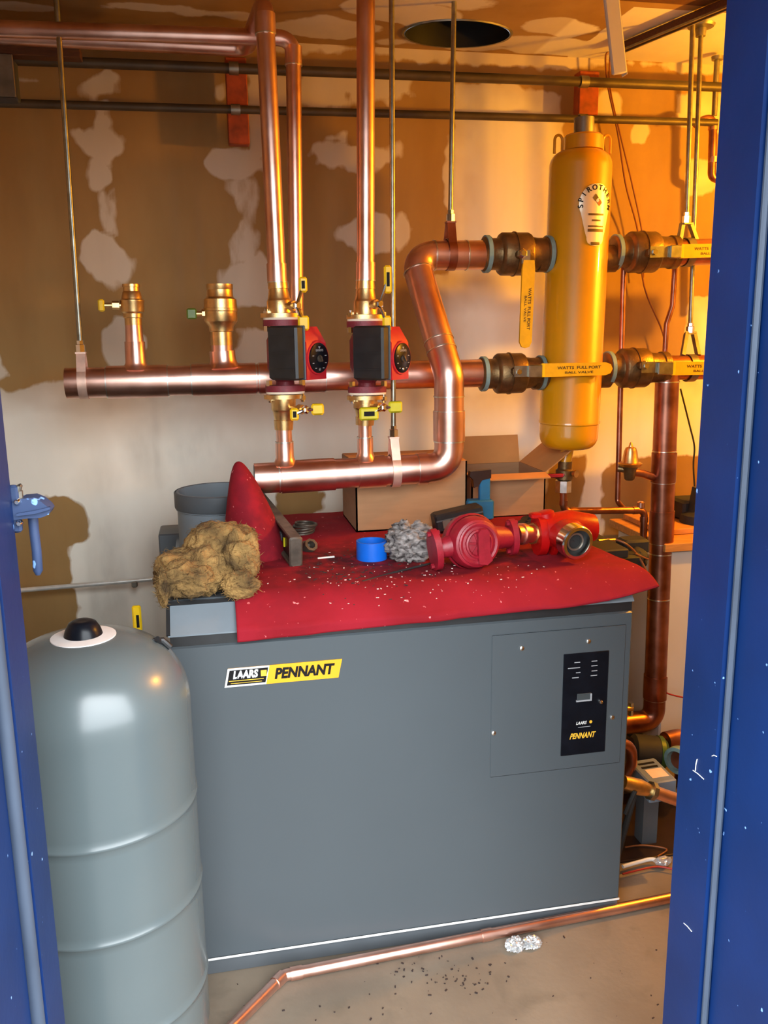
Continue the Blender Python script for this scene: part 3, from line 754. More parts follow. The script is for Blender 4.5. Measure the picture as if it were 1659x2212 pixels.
# ------------------------------------------------------------------ circulating pumps and isolation valves
def pump(cpx, tpx_top, bot, label):
    c = at(*cpx, YLo)                                        # mid point between the flanges
    zt, zb = at(cpx[0], tpx_top, YLo).z, at(cpx[0], bot, YLo).z
    root = T('circulating_pump', label, 'pump', (c.x, c.y, zb), 'red circulating pumps')
    u = Vector((.70, -.714, 0)); v = Vector((-.714, -.70, 0)); ax = (u, v, UZ)
    k = dep(c)
    # volute and necks
    m = MB(); m.lathe([(zb - c.z, .030), (zb - c.z + .03, .026), (-.07, .034), (-.04, .05), (.04, .05), (.07, .036), (zt - c.z - .02, .03), (zt - c.z, .032)], c, UZ, 28)
    P('volute', m, 'iron_maroon', root)
    for z in (zb, zt):
        fl = MB(); s = .010
        pr = [(.058 * math.cos(t), .040 * math.sin(t)) for t in [i * 2 * math.pi / 36 for i in range(36)]]
        fl.prism(pr, (c.x, c.y, z + (s if z == zb else -s)), UX, UY, .018)
        P('flange', fl, 'iron_maroon', root)
        g = MB(); g.prism([(a * .98, b * .98) for a, b in pr], (c.x, c.y, z + (-.002 if z == zb else .002)), UX, UY, .007)
        P('gasket', g, 'gasket_cream', root)
        for s_ in (-1, 1):
            bo = MB(); zz = z + (.026 if z == zb else -.026)
            bo.lathe([(-.008, .010), (.008, .010)], (c.x + s_ * .048, c.y - .012, zz), UZ, 6)
            bo.cyl((c.x + s_ * .048, c.y - .012, z - .030), (c.x + s_ * .048, c.y - .012, z + .030), .005, 10)
            bo.lathe([(-.006, .010), (.006, .010)], (c.x + s_ * .048, c.y - .012, z + (-.018 if z == zb else .018)), UZ, 6)
            P('bolt', bo, 'chrome', root)
    # motor along u
    zm = (at(cpx[0], 704, YLo).z + at(cpx[0], 818, YLo).z) / 2; H = at(cpx[0], 704, YLo).z - at(cpx[0], 818, YLo).z
    mo = Vector((c.x, c.y, zm))
    mot = MB()
    pr = [(-.004, H * .48), (.085, H * .48), (.116, H * .18), (.116, -H * .5), (-.004, -H * .5)]
    mot.prism(pr, mo + v * -.004, u, UZ, .088)
    mh = P('motor_housing', mot, 'pump_red', root)
    bx = MB(); bx.box(mo + v * .058 + u * .055, (.108, .034, H * 1.0), ax, bev=.006); 
    cb = P('terminal_box', bx, 'black_plastic', root, 'black square terminal box')
    P('box_edge', MB().box(mo + v * .0395 + u * .055, (.114, .006, H * 1.0), ax, bev=.002), 'grey_dark', cb)
    fins = MB()
    for i in range(3): fins.box(mo + v * .0755 + u * .055 + UZ * (H * (-.3 + .3 * i)), (.09, .003, .005), ax)
    P('box_ribs', fins, 'black_plastic', cb)
    dc = mo + u * .110 + UZ * (-H * .10) + v * -.008
    P('motor_end', MB().lathe([(-.05, .046), (.004, .049), (.010, .047), (.010, .043)], dc, u, 36), 'pump_red', root)
    di = P('dial', MB().lathe([(0, .0425), (.0125, .0425), (.0135, .041)], dc, u, 36), 'black_gloss', root, 'round black dial with white print')
    X = Vector((-u.y, u.x, 0)); fo = dc + u * .0140            # dial face frame: X to the right seen from outside
    tx = MB(); text(tx, 'GRUNDFOS', fo + UZ * .021, X, UZ, .009, 0, .0002, .034)
    tx.prism([(-.005, .032), (.005, .032), (0, .025)], fo, X, UZ, .0003)
    for ang in (200, 235, 270, 305, 340, 160, 20): 
        q = math.radians(ang); tx.box(fo + X * (.030 * math.cos(q)) + UZ * (.030 * math.sin(q) - .004), (.0007, .007, .0022), (u, X, UZ))
    P('dial_print', tx, 'print_grey', di)
    kn = MB(); kn.lathe([(0, .010), (.004, .009)], fo - UZ * .002, u, 16); kn.box(fo - UZ * .002 + u * .006, (.005, .004, .018), (u, X * .8 + UZ * .6, UZ * .8 - X * .6))
    P('dial_knob', kn, 'cast_grey', di)
    P('pump_screw', MB().lathe([(0, .004), (.002, .003)], dc + u * .0137 - UZ * .031, u, 10), 'chrome', di)
    return root
pump((614, 765), 690, 846, 'red pump with black box and dial, left of the pair')
pump((792, 765), 693, 848, 'red pump with black box and dial, right of the pair')

def flange_valve(b, t, up, label, wings, stempx, mats, hub=None):
    """brass isolation valve between b (bottom) and t (top); the flange is at the pump end"""
    root = T('flange_valve', label, 'valve', b, 'brass flange valves at the pumps')
    d = t - b; L = d.length
    pr = [(0, .029), (.10, .029), (.11, .036), (.42, .036), (.45, .034), (.50, .031), (.72, .027), (.73, .029), (1, .027)]
    if not up: pr = [(1 - a, r) for a, r in reversed(pr)]
    P('valve_body', MB().lathe([(a * L, r) for a, r in pr], b, d, 26), 'brass', root)
    fp_ = b if up else t
    ov = [(.057 * math.cos(i * math.pi / 18), .038 * math.sin(i * math.pi / 18)) for i in range(36)]
    P('flange', MB().prism(ov, fp_ + UZ * (.006 if up else -.006), UX, UY, .012), 'brass', root)
    e = at(*stempx, YLo - .075); ax0 = Vector((b.x, b.y, e.z))
    P('stem', MB().cyl(ax0, e, .009, 14).lathe([(-.03, .014), (-.012, .014)], e, e - ax0, 8), 'brass', root)
    P('stem_nut', MB().lathe([(-.004, .012), (.006, .012), (.009, .008)], e, e - ax0, 6), 'chrome', root)
    dirn = (e - ax0).normalized()
    h = []
    for (px0, py0, px1, py1) in wings:
        A, B = at(px0, py0, YLo - .08), at(px1, py1, YLo - .08)
        cxy = (A + B) / 2; wx, wz = abs(B.x - A.x), abs(A.z - B.z)
        hm = MB(); lng = max(wx, wz); nrm = Vector((-dirn.y, dirn.x, 0)).normalized()
        hm.box(cxy, (wx, .012, wz), bev=.005)
        hd = P('handle_wing', hm, mats, root)
        # arm from the nut to the wing
        P('handle_arm', MB().tube([e, (e + cxy) / 2 + Vector((0, -.004, 0)), cxy], .005, 8), 'chrome', hd)
        h.append((cxy, wx, wz))
    tx = MB(); c0, wx, wz = h[0]
    if wx > wz: tx.box(c0 + Vector((0, -.0064, 0)), (wx * .55, .0006, wz * .35))
    else: tx.box(c0 + Vector((0, -.0064, 0)), (wx * .4, .0006, wz * .5))
    P('handle_print', tx, 'print_black', root)
    return root
flange_valve(at(606, 686, YLo), at(599, 600, YLo), True, 'brass flange valve on top of the left red pump', ((645, 598, 664, 632), (643, 682, 668, 714)), (641, 660), 'yellow_plastic')
flange_valve(at(790, 689, YLo), at(789, 600, YLo), True, 'brass flange valve on top of the right red pump', ((829, 573, 846, 634), (826, 682, 845, 716)), (819, 657), 'yellow_plastic')
flange_valve(at(613, 928, YLo), at(612, 852, YLo), False, 'brass flange valve under the left red pump', ((626, 882, 646, 908), (672, 872, 700, 896)), (660, 885), 'yellow_plastic')
flange_valve(at(788, 918, YLo), at(790, 854, YLo), False, 'brass flange valve under the right red pump', ((776, 880, 818, 907), (839, 867, 869, 891)), (828, 880), 'yellow_green')

# copper risers above the pumps, and the rear one
def riser(name, label, pts, r, R=.05, rings=()):
    root = T(name, label, 'pipe', pts[0])
    P('pipe_run', MB().tube(fillet(pts, R, 10), r, 26), 'copper', root)
    for (p, q, s, wd) in rings:
        d = q - p; sr = MB(); ring(sr, p + d * s, d, r, wd, .003, 24); P('coupling', sr, 'copper', root)
        s2 = MB(); ring(s2, p + d * s - d.normalized() * (wd / 2 + .001), d, r, .003, .0035, 24); P('solder_joint', s2, 'solder', root)
    return root
p0 = at(599, 606, YLo); p1 = at(572, 42, YLo)
zh = at(500, 102, 2.93).z
p1.z = zh
p2 = Vector((p1.x - .03, 2.93, zh)); p3 = Vector((-.95, 2.93, zh))
riser('supply_riser', 'copper riser above the left pump turning back and left under the ceiling', [p0, p1, p2, p3], .0255, .045, ((p0, p1, .03, .05), (p0, p1, .93, .05)))
p0 = at(642, 790, YH); p1 = at(633, 72, YH); zt2 = at(400, 70, YH).z; p1.z = zt2
p2 = Vector((-.95, YH + .01, at(20, 68, YH).z))
riser('rear_riser', 'slim copper riser behind the left pump, elbowed left under the ceiling', [p0, p1, p2], .0225, .045, ((p0, p1, .95, .05),))
p0 = at(790, 604, YLo); p1 = at(790, -40, YLo); p1.z = min(p1.z, ZC - .01)
riser('supply_riser', 'straight copper riser above the right pump running up out of sight', [p0, p1], .0255, .045, ((p0, p1, .03, .05),))

# ------------------------------------------------------------------ yellow air separator
sa, sb = at(1256, 318, YH), at(1227, 968, YH); sd = (sb - sa); SR = 65.5 * dep((sa + sb) / 2)
sep = T('air_separator', 'tall yellow cylindrical air separator with a pear shaped label', 'tank', sb)
L = sd.length; prof = [(.0, .035)]
for i in range(9): q = i / 8 * math.pi / 2; prof.append((.012 + .05 * (1 - math.cos(q)), SR * (.55 + .45 * math.sin(q))))
prof += [(L * .90, SR), (L * .903, SR + .002), (L * .91, SR + .002), (L * .913, SR - .001)]
for i in range(9): q = i / 8 * math.pi / 2; prof.append((L - .05 + .05 * math.sin(q), SR * (.62 + .38 * math.cos(q)) - .001))
prof.append((L + .003, .03))
P('shell', MB().lathe(prof, sa, sd, 64, hint=(0, -1, 0)), 'tank_yellow', sep, sharp=40)
nk = at(1262, 300, YH)
P('top_collar', MB().lathe([(0, 42 * dep(nk)), (.04, 42 * dep(nk)), (.046, 38 * dep(nk))], sa + Vector((.006, 0, -.01)), UZ, 30), 'tank_yellow', sep)
P('top_nipple', MB().cyl(at(1261, 302, YH), at(1262, 255, YH), .032, 26), 'steel_dull', sep)
for s_ in (-1, 1):
    q = at(1258 + s_ * 52, 318, YH)
    P('lifting_lug', MB().tube([q + Vector((-.013, 0, -.02))] + [q + Vector((-.013 * math.cos(math.pi * i / 10), 0, .02 + .016 * math.sin(math.pi * i / 10))) for i in range(11)] + [q + Vector((.013, 0, -.02))], .0045, 10), 'tank_yellow', sep)
P('bottom_nipple', MB().cyl(sb + Vector((0, 0, .01)), at(1220, 1000, YH), .022, 22), 'tank_yellow', sep)
for py in (548, 803):
    for s_ in (-1, 1):
        t = (py - 318) / (968 - 318); c = sa + sd * t
        P('side_port', MB().cyl(c + UX * (s_ * SR * .8), c + UX * (s_ * (SR + .035)), .044, 26), 'bronze', sep)
# label wrapped on the shell
toC = Vector((-sa.x, -YH, 0)).normalized(); az0 = math.atan2(toC.y, toC.x) + math.radians(33)
zlc = at(1285, 441, YH - .09).z
def onsep(s, z, dr=.0025):
    t = (sa.z - (zlc + z)) / (sa.z - sb.z); ax_ = sa + sd * t; a_ = az0 + s / SR
    return Vector((ax_.x + math.cos(a_) * (SR + dr), ax_.y + math.sin(a_) * (SR + dr), zlc + z))
lm = MB(); NR, NA = 8, 40
LRx = 37 * dep(sa) * 2.05 / 2 * 1.02; LRz = 41 * dep(sa)
def _outline():
    R_, o = LRx, []
    zb, wn = -86 * dep(sa), LRx * .52
    for i in range(25):
        t = math.radians(-28 + 236 * i / 24); o.append((R_ * math.cos(t), LRz * math.sin(t)))
    lft = [(-wn * 1.22, zb * .66), (-wn * 1.02, zb * .80)] + [(-wn * math.cos(math.radians(q)), zb + .018 - .018 * math.sin(math.radians(q))) for q in (0, 30, 60)] + [(0, zb)]
    rgt = [(-x, z) for x, z in reversed(lft[:-1])]
    return o + lft + rgt
_OUT = _outline(); NA = len(_OUT)
def labelpt(k, i):
    x, z = _OUT[i]; zc = -.02
    return onsep(x * k, zc + (z - zc) * k)
pts = [onsep(0, -.02)]; fs = []
for r_ in range(1, NR + 1):
    for i in range(NA): pts.append(labelpt(r_ / NR, i))
for i in range(NA): fs.append((0, 1 + i, 1 + (i + 1) % NA))
for r_ in range(NR - 1):
    for i in range(NA): fs.append((1 + r_ * NA + i, 1 + r_ * NA + NA + i, 1 + r_ * NA + NA + (i + 1) % NA, 1 + r_ * NA + (i + 1) % NA))
lm.add(pts, fs)
lab = P('label_plate', lm, 'label_silver', sep, 'silver pear shaped label', sharp=180)
tx = MB(); word = 'SPIROTHERM'
for i, ch in enumerate(word):
    a_ = math.radians(190 - 200 * i / (len(word) - 1)); rr = LRz * .80
    text(tx, ch, (rr * 1.08 * math.cos(a_), rr * math.sin(a_), 0), None, None, .022, 0, .0006, rot=a_ - math.pi / 2, fn=lambda s, z: onsep(s, z, .0034))
P('label_text', tx, 'print_black', lab)
tx = MB()
def bar(mb, s, z, wd, h, dr=.0034):
    n = 6; ps = [onsep(s - wd / 2 + wd * i / n, z + q, dr) for q in (-h / 2, h / 2) for i in range(n + 1)]
    mb.add(ps, [(i, i + 1, n + 2 + i, n + 1 + i) for i in range(n)])
for (z, wd, h) in ((-.032, .055, .006), (-.050, .032, .005), (-.068, .055, .005), (-.080, .055, .009), (-.120, .032, .009)): bar(tx, 0, z, wd, h)
P('label_print', tx, 'print_brown', lab)
def dia(s, z, a_, dr): return MB().add([onsep(s - a_, z, dr), onsep(s, z - a_ * 1.2, dr), onsep(s + a_, z, dr), onsep(s, z + a_ * 1.2, dr)], [(0, 1, 2, 3)])
P('label_emblem', dia(-.006, .018, .010, .0035), 'print_brown', lab); P('label_emblem', dia(.008, .004, .010, .0036), 'wire_red', lab); P('label_emblem', dia(.001, .010, .006, .0038), 'print_white', lab)

# ------------------------------------------------------------------ big press-end ball valves beside the separator
def press_valve(label, x0, x1, y, y2, rb, stem, lever, lever_mb, flip=False):
    a, b = at(x0, y, YH), at(x1, y2, YH); d = b - a; L = d.length; k = dep((a + b) / 2); kk = rb * k
    root = T('press_ball_valve', label, 'valve', (a + b) / 2, 'bronze ball valves beside the yellow separator')
    pr = [(0, kk * .70), (.02, kk * .80), (.10, kk * .82), (.11, kk * .74), (.20, kk * .74), (.225, kk * .78), (.25, kk * .94), (.275, kk), (.63, kk), (.66, kk * .95), (.685, kk * .80), (.78, kk * .76), (.88, kk * .76), (.89, kk * .82), (.98, kk * .82), (1, kk * .7)]
    P('valve_body', MB().lathe([(t * L, r) for t, r in pr], a, d, 32), 'bronze', root)
    P('body_rib', MB().lathe([(.43 * L, kk), (.432 * L, kk + .003), (.45 * L, kk + .003), (.452 * L, kk)], a, d, 32, cap=False), 'bronze', root)
    for t in (.055, .935):
        if t > .5 and flip: continue
        g = MB(); ring(g, a + d * t, d, kk * .80, L * .055, kk * .07, 32); P('press_ring', g, 'teal_ring', root, 'pale blue grey press ring')
    s0 = at(*stem, YH); e = Vector((s0.x, YH - kk - .035, 0)); e = at(stem[0], stem[1], YH - kk - .03)
    st = MB(); st.cyl(Vector((e.x, YH - kk * .7, e.z)), e, .013, 16); P('stem', st, 'bronze', root)
    P('stem_nut', MB().lathe([(0, .016), (.012, .016), (.016, .010), (.022, .009)], e + UY * .004, -UY, 6), 'chrome', root)
    lever_mb(root, e, YH - kk - .036)
    return root
def lev_down(root, e, Y):
    A, B = at(1142, 562, Y), at(1134, 752, Y); wd = 29 * dep(A); d = (B - A)
    X = Vector((1, 0, 0)); Z = -d.normalized(); L = d.length
    pr = [(-wd * .42, 0), (wd * .42, 0), (wd * .5, -L * .1), (wd * .48, -L * .93), (wd * .3, -L * .985), (0, -L), (-wd * .3, -L * .985), (-wd * .48, -L * .93), (-wd * .5, -L * .1)]
    lv = P('lever', MB().prism(pr, A, X, Z, .010), 'yellow_lever', root, 'yellow sleeved lever hanging down', sharp=25)
    tx = MB(); o = A + d * .55 + Vector((.002, -.0058, 0))
    text(tx, 'WATTS  FULL PORT', o + X * .004, -Z, X, .014, 0, .0003, L * .48); text(tx, 'BALL VALVE', o - X * .009, -Z, X, .010, 0, .0002, L * .30)
    P('lever_print', tx, 'print_brown', lv)
    P('lever_plate', MB().box((e + A) / 2 + Vector((0, -.003, 0)), (.028, .005, abs(A.z - e.z) + .02)), 'steel_dull', lv)
def lev_right(px0, py0, px1, py1, plate0, printed=True):
    def f(root, e, Y):
        A, B = at(px0, py0, Y - .008), at(px1, py1, Y - .008); wd = 29 * dep(A); d = B - A; L = d.length; X = d.normalized(); Z = UZ
        pr = [(0, -wd * .5), (L * .9, -wd * .48), (L * .97, -wd * .34), (L, 0), (L * .97, wd * .34), (L * .9, wd * .48), (0, wd * .5)]
        lv = P('lever', MB().prism(pr, A, X, Z, .011), 'yellow_lever', root, 'yellow sleeved lever', sharp=25)
        P('lever_end', MB().box(A + X * .004, (.012, .013, wd * 1.02), (X, UY, UZ), bev=.002), 'yellow_plastic', lv)
        tx = MB(); o = A + d * .52 + Vector((0, -.0062, 0))
        text(tx, 'WATTS  FULL PORT', o + Z * .006, X, Z, .013, 0, .0003, min(L * .62, .16)); text(tx, 'BALL VALVE', o - Z * .009, X, Z, .010, 0, .0002, min(L * .4, .10))
        P('lever_print', tx, 'print_brown', lv)
        q = at(*plate0, Y - .004)
        P('lever_plate', MB().box((e + A) / 2 + Vector((0, -.004, 0)), ((A - e).length + .03, .005, wd * .8), (X, UY, UZ)).box((q + A) / 2 - Vector((0, .006, 0)), ((A - q).length, .012, wd * .95), (X, UY, UZ), bev=.003), 'zinc', lv)
    return f
press_valve('bronze ball valve left of the yellow separator, upper, lever hanging down', 1042, 1192, 549, 549, 45, (1128, 548), None, lev_down)
press_valve('bronze ball valve left of the yellow separator, lower, lever across it', 1036, 1176, 808, 805, 43, (1118, 803), None, lev_right(1170, 800, 1322, 796, (1140, 803)))
press_valve('bronze ball valve right of the yellow separator, upper, lever pointing right', 1322, 1462, 545, 545, 43, (1410, 545), None, lev_right(1470, 543, 1600, 540, (1444, 545)), True)
press_valve('bronze ball valve right of the yellow separator, lower, lever pointing right', 1306, 1440, 796, 794, 42, (1392, 790), None, lev_right(1452, 796, 1590, 794, (1418, 795)), True)

# pipes running on to the right
def simple_pipe(name, label, pts, r, mat='copper', R=.05, cat='pipe', n=22, rings=()):
    root = T(name, label, cat, pts[0])
    P('pipe_run', MB().tube(fillet(pts, R, 10) if len(pts) > 2 else pts, r, n), mat, root)
    for (p, q, s, wd) in rings:
        d = q - p; sr = MB(); ring(sr, p + d * s, d, r, wd, .0035, 24); P('coupling', sr, mat, root)
        s2 = MB(); ring(s2, p + d * s + d.normalized() * (wd / 2 + .001), d, r, .003, .004, 24); P('solder_joint', s2, 'solder', root)
    return root
a, b = at(1455, 546, YH), at(1700, 540, YH)
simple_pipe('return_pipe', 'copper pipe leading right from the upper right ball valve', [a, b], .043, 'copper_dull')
a = at(1436, 795, YH); b = at(1680, 790, YH)
rp0, rp1 = at(1442, 800, YH), at(1413, 1556, YH)
rt = T('boiler_riser', 'thick copper pipe dropping from the lower right valve to the boiler', 'pipe', rp1)
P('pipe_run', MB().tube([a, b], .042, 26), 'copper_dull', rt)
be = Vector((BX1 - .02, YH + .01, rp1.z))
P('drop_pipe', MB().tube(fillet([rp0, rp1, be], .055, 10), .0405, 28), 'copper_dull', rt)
for s in (.03, .215, .30, .47, .50, .63, .93):
    sr = MB(); ring(sr, rp0 + (rp1 - rp0) * s, rp1 - rp0, .0405, .004, .002); P('solder_joint', sr, 'solder', rt)
for (s, e) in ((.22, .30), (.38, .47), (.86, .93)):
    P('coupling', MB().cyl(rp0 + (rp1 - rp0) * s, rp0 + (rp1 - rp0) * e, .0435, 28), 'copper_dull', rt)
simple_pipe('rear_water_pipe', 'slim copper pipe behind the right end of the separator', [at(1348, 552, 2.79), at(1334, 1084, 2.79), at(1350, 1102, YH)], .0095, 'copper_dull', .02)
simple_pipe('bent_tube', 'thin bent copper tube between the two right hand valves', [at(1458, 575, 2.85), at(1453, 660, 2.85), at(1440, 700, 2.85), at(1436, 770, 2.85)], .0095, 'copper_dull', .04)
# drain off the separator
dt = T('drain_line', 'copper drain under the yellow separator with a red handled valve', 'pipe', at(1222, 1040, YH))
k = dep(at(1222, 1040, YH))
m = MB(); q0 = at(1221, 996, YH); q1 = at(1217, 1060, YH)
m.lathe([(0, 15 * k), (.25 * (q1 - q0).length, 15 * k), (.3 * (q1 - q0).length, 19 * k), (.6 * (q1 - q0).length, 19 * k), (.65 * (q1 - q0).length, 13 * k), ((q1 - q0).length, 13 * k)], q0, q1 - q0, 16)
P('drain_valve', m, 'bronze', dt)
P('union_nut', MB().lathe([(-.02, 18 * k), (.02, 18 * k)], at(1217, 1050, YH), UZ, 8), 'solder', dt)
P('valve_knob', MB().lathe([(0, .006), (.03, .006), (.032, .013), (.044, .013)], at(1224, 1018, YH), Vector((.5, -1, -.1)), 12), 'brass', dt)
hp = at(1224, 1024, YH - .03)
P('handle', MB().box(at(1190, 1028, YH - .035), (56 * k, .008, .014), bev=.003).cyl(at(1216, 1026, YH - .035), at(1220, 1026, YH), .005, 8), 'iron_red', dt, 'dark red valve handle')
P('pipe_run', MB().tube(fillet([at(1217, 1056, YH), at(1217, 1104, YH), at(1392, 1102, YH), at(1389, 1170, YH)], .025, 8), .0125, 18), 'copper_dull', dt)
for (px, py, d) in ((1217, 1086, UZ), (1236, 1104, UX), (1372, 1102, UX), (1391, 1122, UZ)):
    sr = MB(); ring(sr, at(px, py, YH), d, .0125, .018, .002, 18); P('coupling', sr, 'copper_dull', dt)
P('cap', MB().lathe([(0, .013), (.018, .013), (.022, .008)], at(1384, 1096, YH), UZ, 14), 'copper', dt)
# regulator
rg = T('pressure_regulator', 'gold bell shaped pressure regulator left of the thick copper drop pipe', 'regulator', at(1363, 1015, 2.7))
c = at(1361, 1003, 2.7); k = dep(c)
P('bell', MB().lathe([(0, 20 * k), (.004, 18 * k), (28 * k, 14 * k), (36 * k, 11 * k), (38 * k, 5 * k), (46 * k, 3 * k), (48 * k, 1 * k)], c, UZ, 24), 'brass', rg)
P('bell_flange', MB().lathe([(-.006, 22 * k), (.003, 26 * k), (.007, 22 * k)], c, UZ, 24), 'brass', rg)
P('regulator_body', MB().lathe([(-.055, 8 * k), (-.05, 11 * k), (-.02, 14 * k), (-.006, 18 * k)], c, UZ, 20), 'bronze', rg)
P('inlet', MB().cyl(at(1335, 1012, 2.72), c - UZ * .02, .012, 14), 'bronze', rg)
P('outlet', MB().tube([c - UZ * .025, at(1385, 1022, 2.71), at(1415, 1032, 2.75)], .014, 14), 'copper_dull', rg)

# ------------------------------------------------------------------ hanger rods
def hanger(label, topx, botx, Yp, nut, band_c=None, band_d=None, band_r=0, mat='zinc', bandmat='copper_pink', fork=False, wires=None):
    """threaded rod from the ceiling to nut, strap and band round a pipe"""
    n0 = at(*nut, Yp); tp = at(*topx, Yp); dirv = (tp - n0); tp = n0 + dirv * ((ZC - n0.z) / dirv.z)
    root = T('hanger_rod', label, 'hanger', n0, 'threaded rods hanging from the ceiling')
    P('rod', MB().cyl(n0, tp, .0078, 12), 'zinc', root)
    P('hanger_nut', MB().lathe([(-.012, .014), (.010, .014), (.012, .010), (.022, .010)], n0, UZ, 6), 'chrome', root)
    if band_c is not None:
        d = band_d.normalized(); c = band_c; topz = n0.z - .012
        g = MB(); g.lathe([(-.013, band_r), (-.013, band_r + .0025), (.013, band_r + .0025), (.013, band_r)], c, d, 32, cap=False)
        pb = P('band', g, bandmat, root)
        st = MB(); side = Vector((-d.y, d.x, 0)).normalized()
        for s_ in (-1, 1):
            A = Vector((n0.x, n0.y, topz)) + side * (s_ * .010); B = c + UZ * band_r * .72 + side * (s_ * band_r * .72)
            if fork: A = Vector((n0.x, n0.y, topz)) + d * (s_ * .014); B = c + d * (s_ * .030) + UZ * band_r * .9
            D = (B - A); a_, u_, v_ = frame(D, d); st.box((A + B) / 2, (.026 if not fork else .012, .003 if not fork else .02, D.length), (u_, v_, a_))
        st.box((n0.x, n0.y, topz - .002), (.030, .030, .005))
        P('strap', st, bandmat, pb)
    return root
hanger('threaded rod hanger at the capped left end of the upper header', (122, 0), None, YH, (174, 752), onu(180), ud, RH + .001)
ld = (l1 - l0)
hanger('threaded rod hanger holding the lower header beside the leaning riser', (846, 0), None, YLo + .0, (850, 935), onl(852), ld, RH + .004)
hc = at(972, 550, YH)
hanger('threaded rod hanger over the elbow of the upper left bronze valve', (981, 0), None, YH, (973, 470), hc, r3 - r2, RH + .002, bandmat='copper_dull')
hanger('left one of the two rods hanging at the right, short, above the upper valve lever', (1497, 30), None, YH, (1483, 474), at(1484, 545, YH), UX, .045, bandmat='steel_dull', fork=True)
hanger('right one of the two rods hanging at the right, long, down to the lower pipe', (1515, 45), None, YH + .06, (1491, 712), at(1490, 795, YH), UX, .045, bandmat='steel_dull', fork=True)
q = at(1515, 45, YH + .06); q.z = ZC
tag(P('ceiling_flange', MB().lathe([(-.001, .045), (-.008, .04), (-.012, .018), (-.035, .016), (-.036, .01)], q, UZ, 24), 'steel_dull'), 'round rod plate fixed to the ceiling at the right', 'bracket')

# ------------------------------------------------------------------ conduits and what hangs at the top
def conduit(label, p, q, r):
    root = T('conduit', label, 'conduit', p, 'steel conduits along the back wall')
    P('conduit_tube', MB().cyl(p, q, r, 16), 'conduit', root)
    for px in (505, 1262):
        t = (at(px, 150, p.y).x - p.x) / (q.x - p.x); c = p + (q - p) * t
        g = MB(); ring(g, c, q - p, r, .03, .004, 18); P('clamp', g, 'steel_dull', root)
    return root
conduit('upper of two steel conduits crossing the back wall near the ceiling', at(-60, 126, 3.05), at(1600, 190, 3.05), .016)
conduit('lower of two steel conduits crossing the back wall', at(-60, 221, 3.05), at(1548, 265, 3.05), .013)
a, b = at(512, 122, 3.1), at(514, 310, 3.1)
tag(P('mounting_board', MB().box(((a + b) / 2) + Vector((0, .03, 0)), (46 * dep(a), .05, a.z - b.z), bev=.003), 'red_wood'), 'reddish wooden board holding the conduits left of the copper risers', 'board')
a, b = at(1275, 152, 3.1), at(1272, 258, 3.1)
tag(P('mounting_board', MB().box(((a + b) / 2) + Vector((0, .03, 0)), (46 * dep(a), .05, a.z - b.z), bev=.003), 'red_wood'), 'reddish wooden board holding the conduits above the yellow separator', 'board')
a, b = at(-10, 118, 2.98), at(175, 112, 2.98)
tag(P('wood_block', MB().box(((a + b) / 2), ((b - a).length, .05, .028), bev=.002), 'dark_wood'), 'dark wood strip under the copper pipes at the upper left', 'board')
c = at(-4, 172, 3.0)
jb = T('junction_box', 'dark grey junction box at the far upper left', 'box', c)
P('box_body', MB().box(c, (.105, .09, 82 * dep(c)), bev=.004), 'grey_dark', jb)
P('box_cover', MB().box(c - Vector((0, .047, 0)), (.112, .005, 86 * dep(c)), bev=.002), 'steel_dull', jb)
# ceiling strut running towards the wall
a, b = atz(1330, 108, ZC - .02), atz(1545, 18, ZC - .02)
d = (b - a).normalized(); a_, u_, v_ = frame(d)
st = T('ceiling_strut', 'brown steel strut running across the ceiling at upper right', 'strut', (a + b) / 2)
b2 = b + d * .5
P('strut_channel', MB().box((a + b2) / 2, (.030, .024, (b2 - a).length), (v_, u_, a_), bev=.003), 'dark_wood', st)
P('strut_lip', MB().box((a + b2) / 2 - UZ * .013 + v_ * .011, (.006, .006, (b2 - a).length), (v_, u_, a_)).box((a + b2) / 2 - UZ * .013 - v_ * .011, (.006, .006, (b2 - a).length), (v_, u_, a_)), 'steel_dull', st)
# beam above
a, b = at(1150, -22, 2.62), at(1620, 2, 2.62)
tag(P('ceiling_beam', MB().box(((a.x + b.x) / 2, 2.62, (a.z + b.z) / 2 + .03), (b.x - a.x, .08, .07), bev=.004), 'dark_wood'), 'dark wooden beam under the ceiling at upper right', 'beam')
# grey hanging bar
a, b = at(1316, -40, 2.45), at(1338, 160, 2.45)
hb = T('hanging_bar', 'grey flat metal bar hanging from the ceiling above the separator', 'bar', b)
d = (b - a); a_, u_, v_ = frame(d, (0, 1, 0)); k = dep(b)
P('bar_plate', MB().box((a + b) / 2, (.014, 33 * k, d.length), (u_, v_, a_), bev=.003), 'white_metal', hb)
P('bar_flange', MB().box((a + b) / 2 + Vector((17 * k, .012, 0)), (.03, .003, d.length), (u_, v_, a_)), 'white_metal', hb)
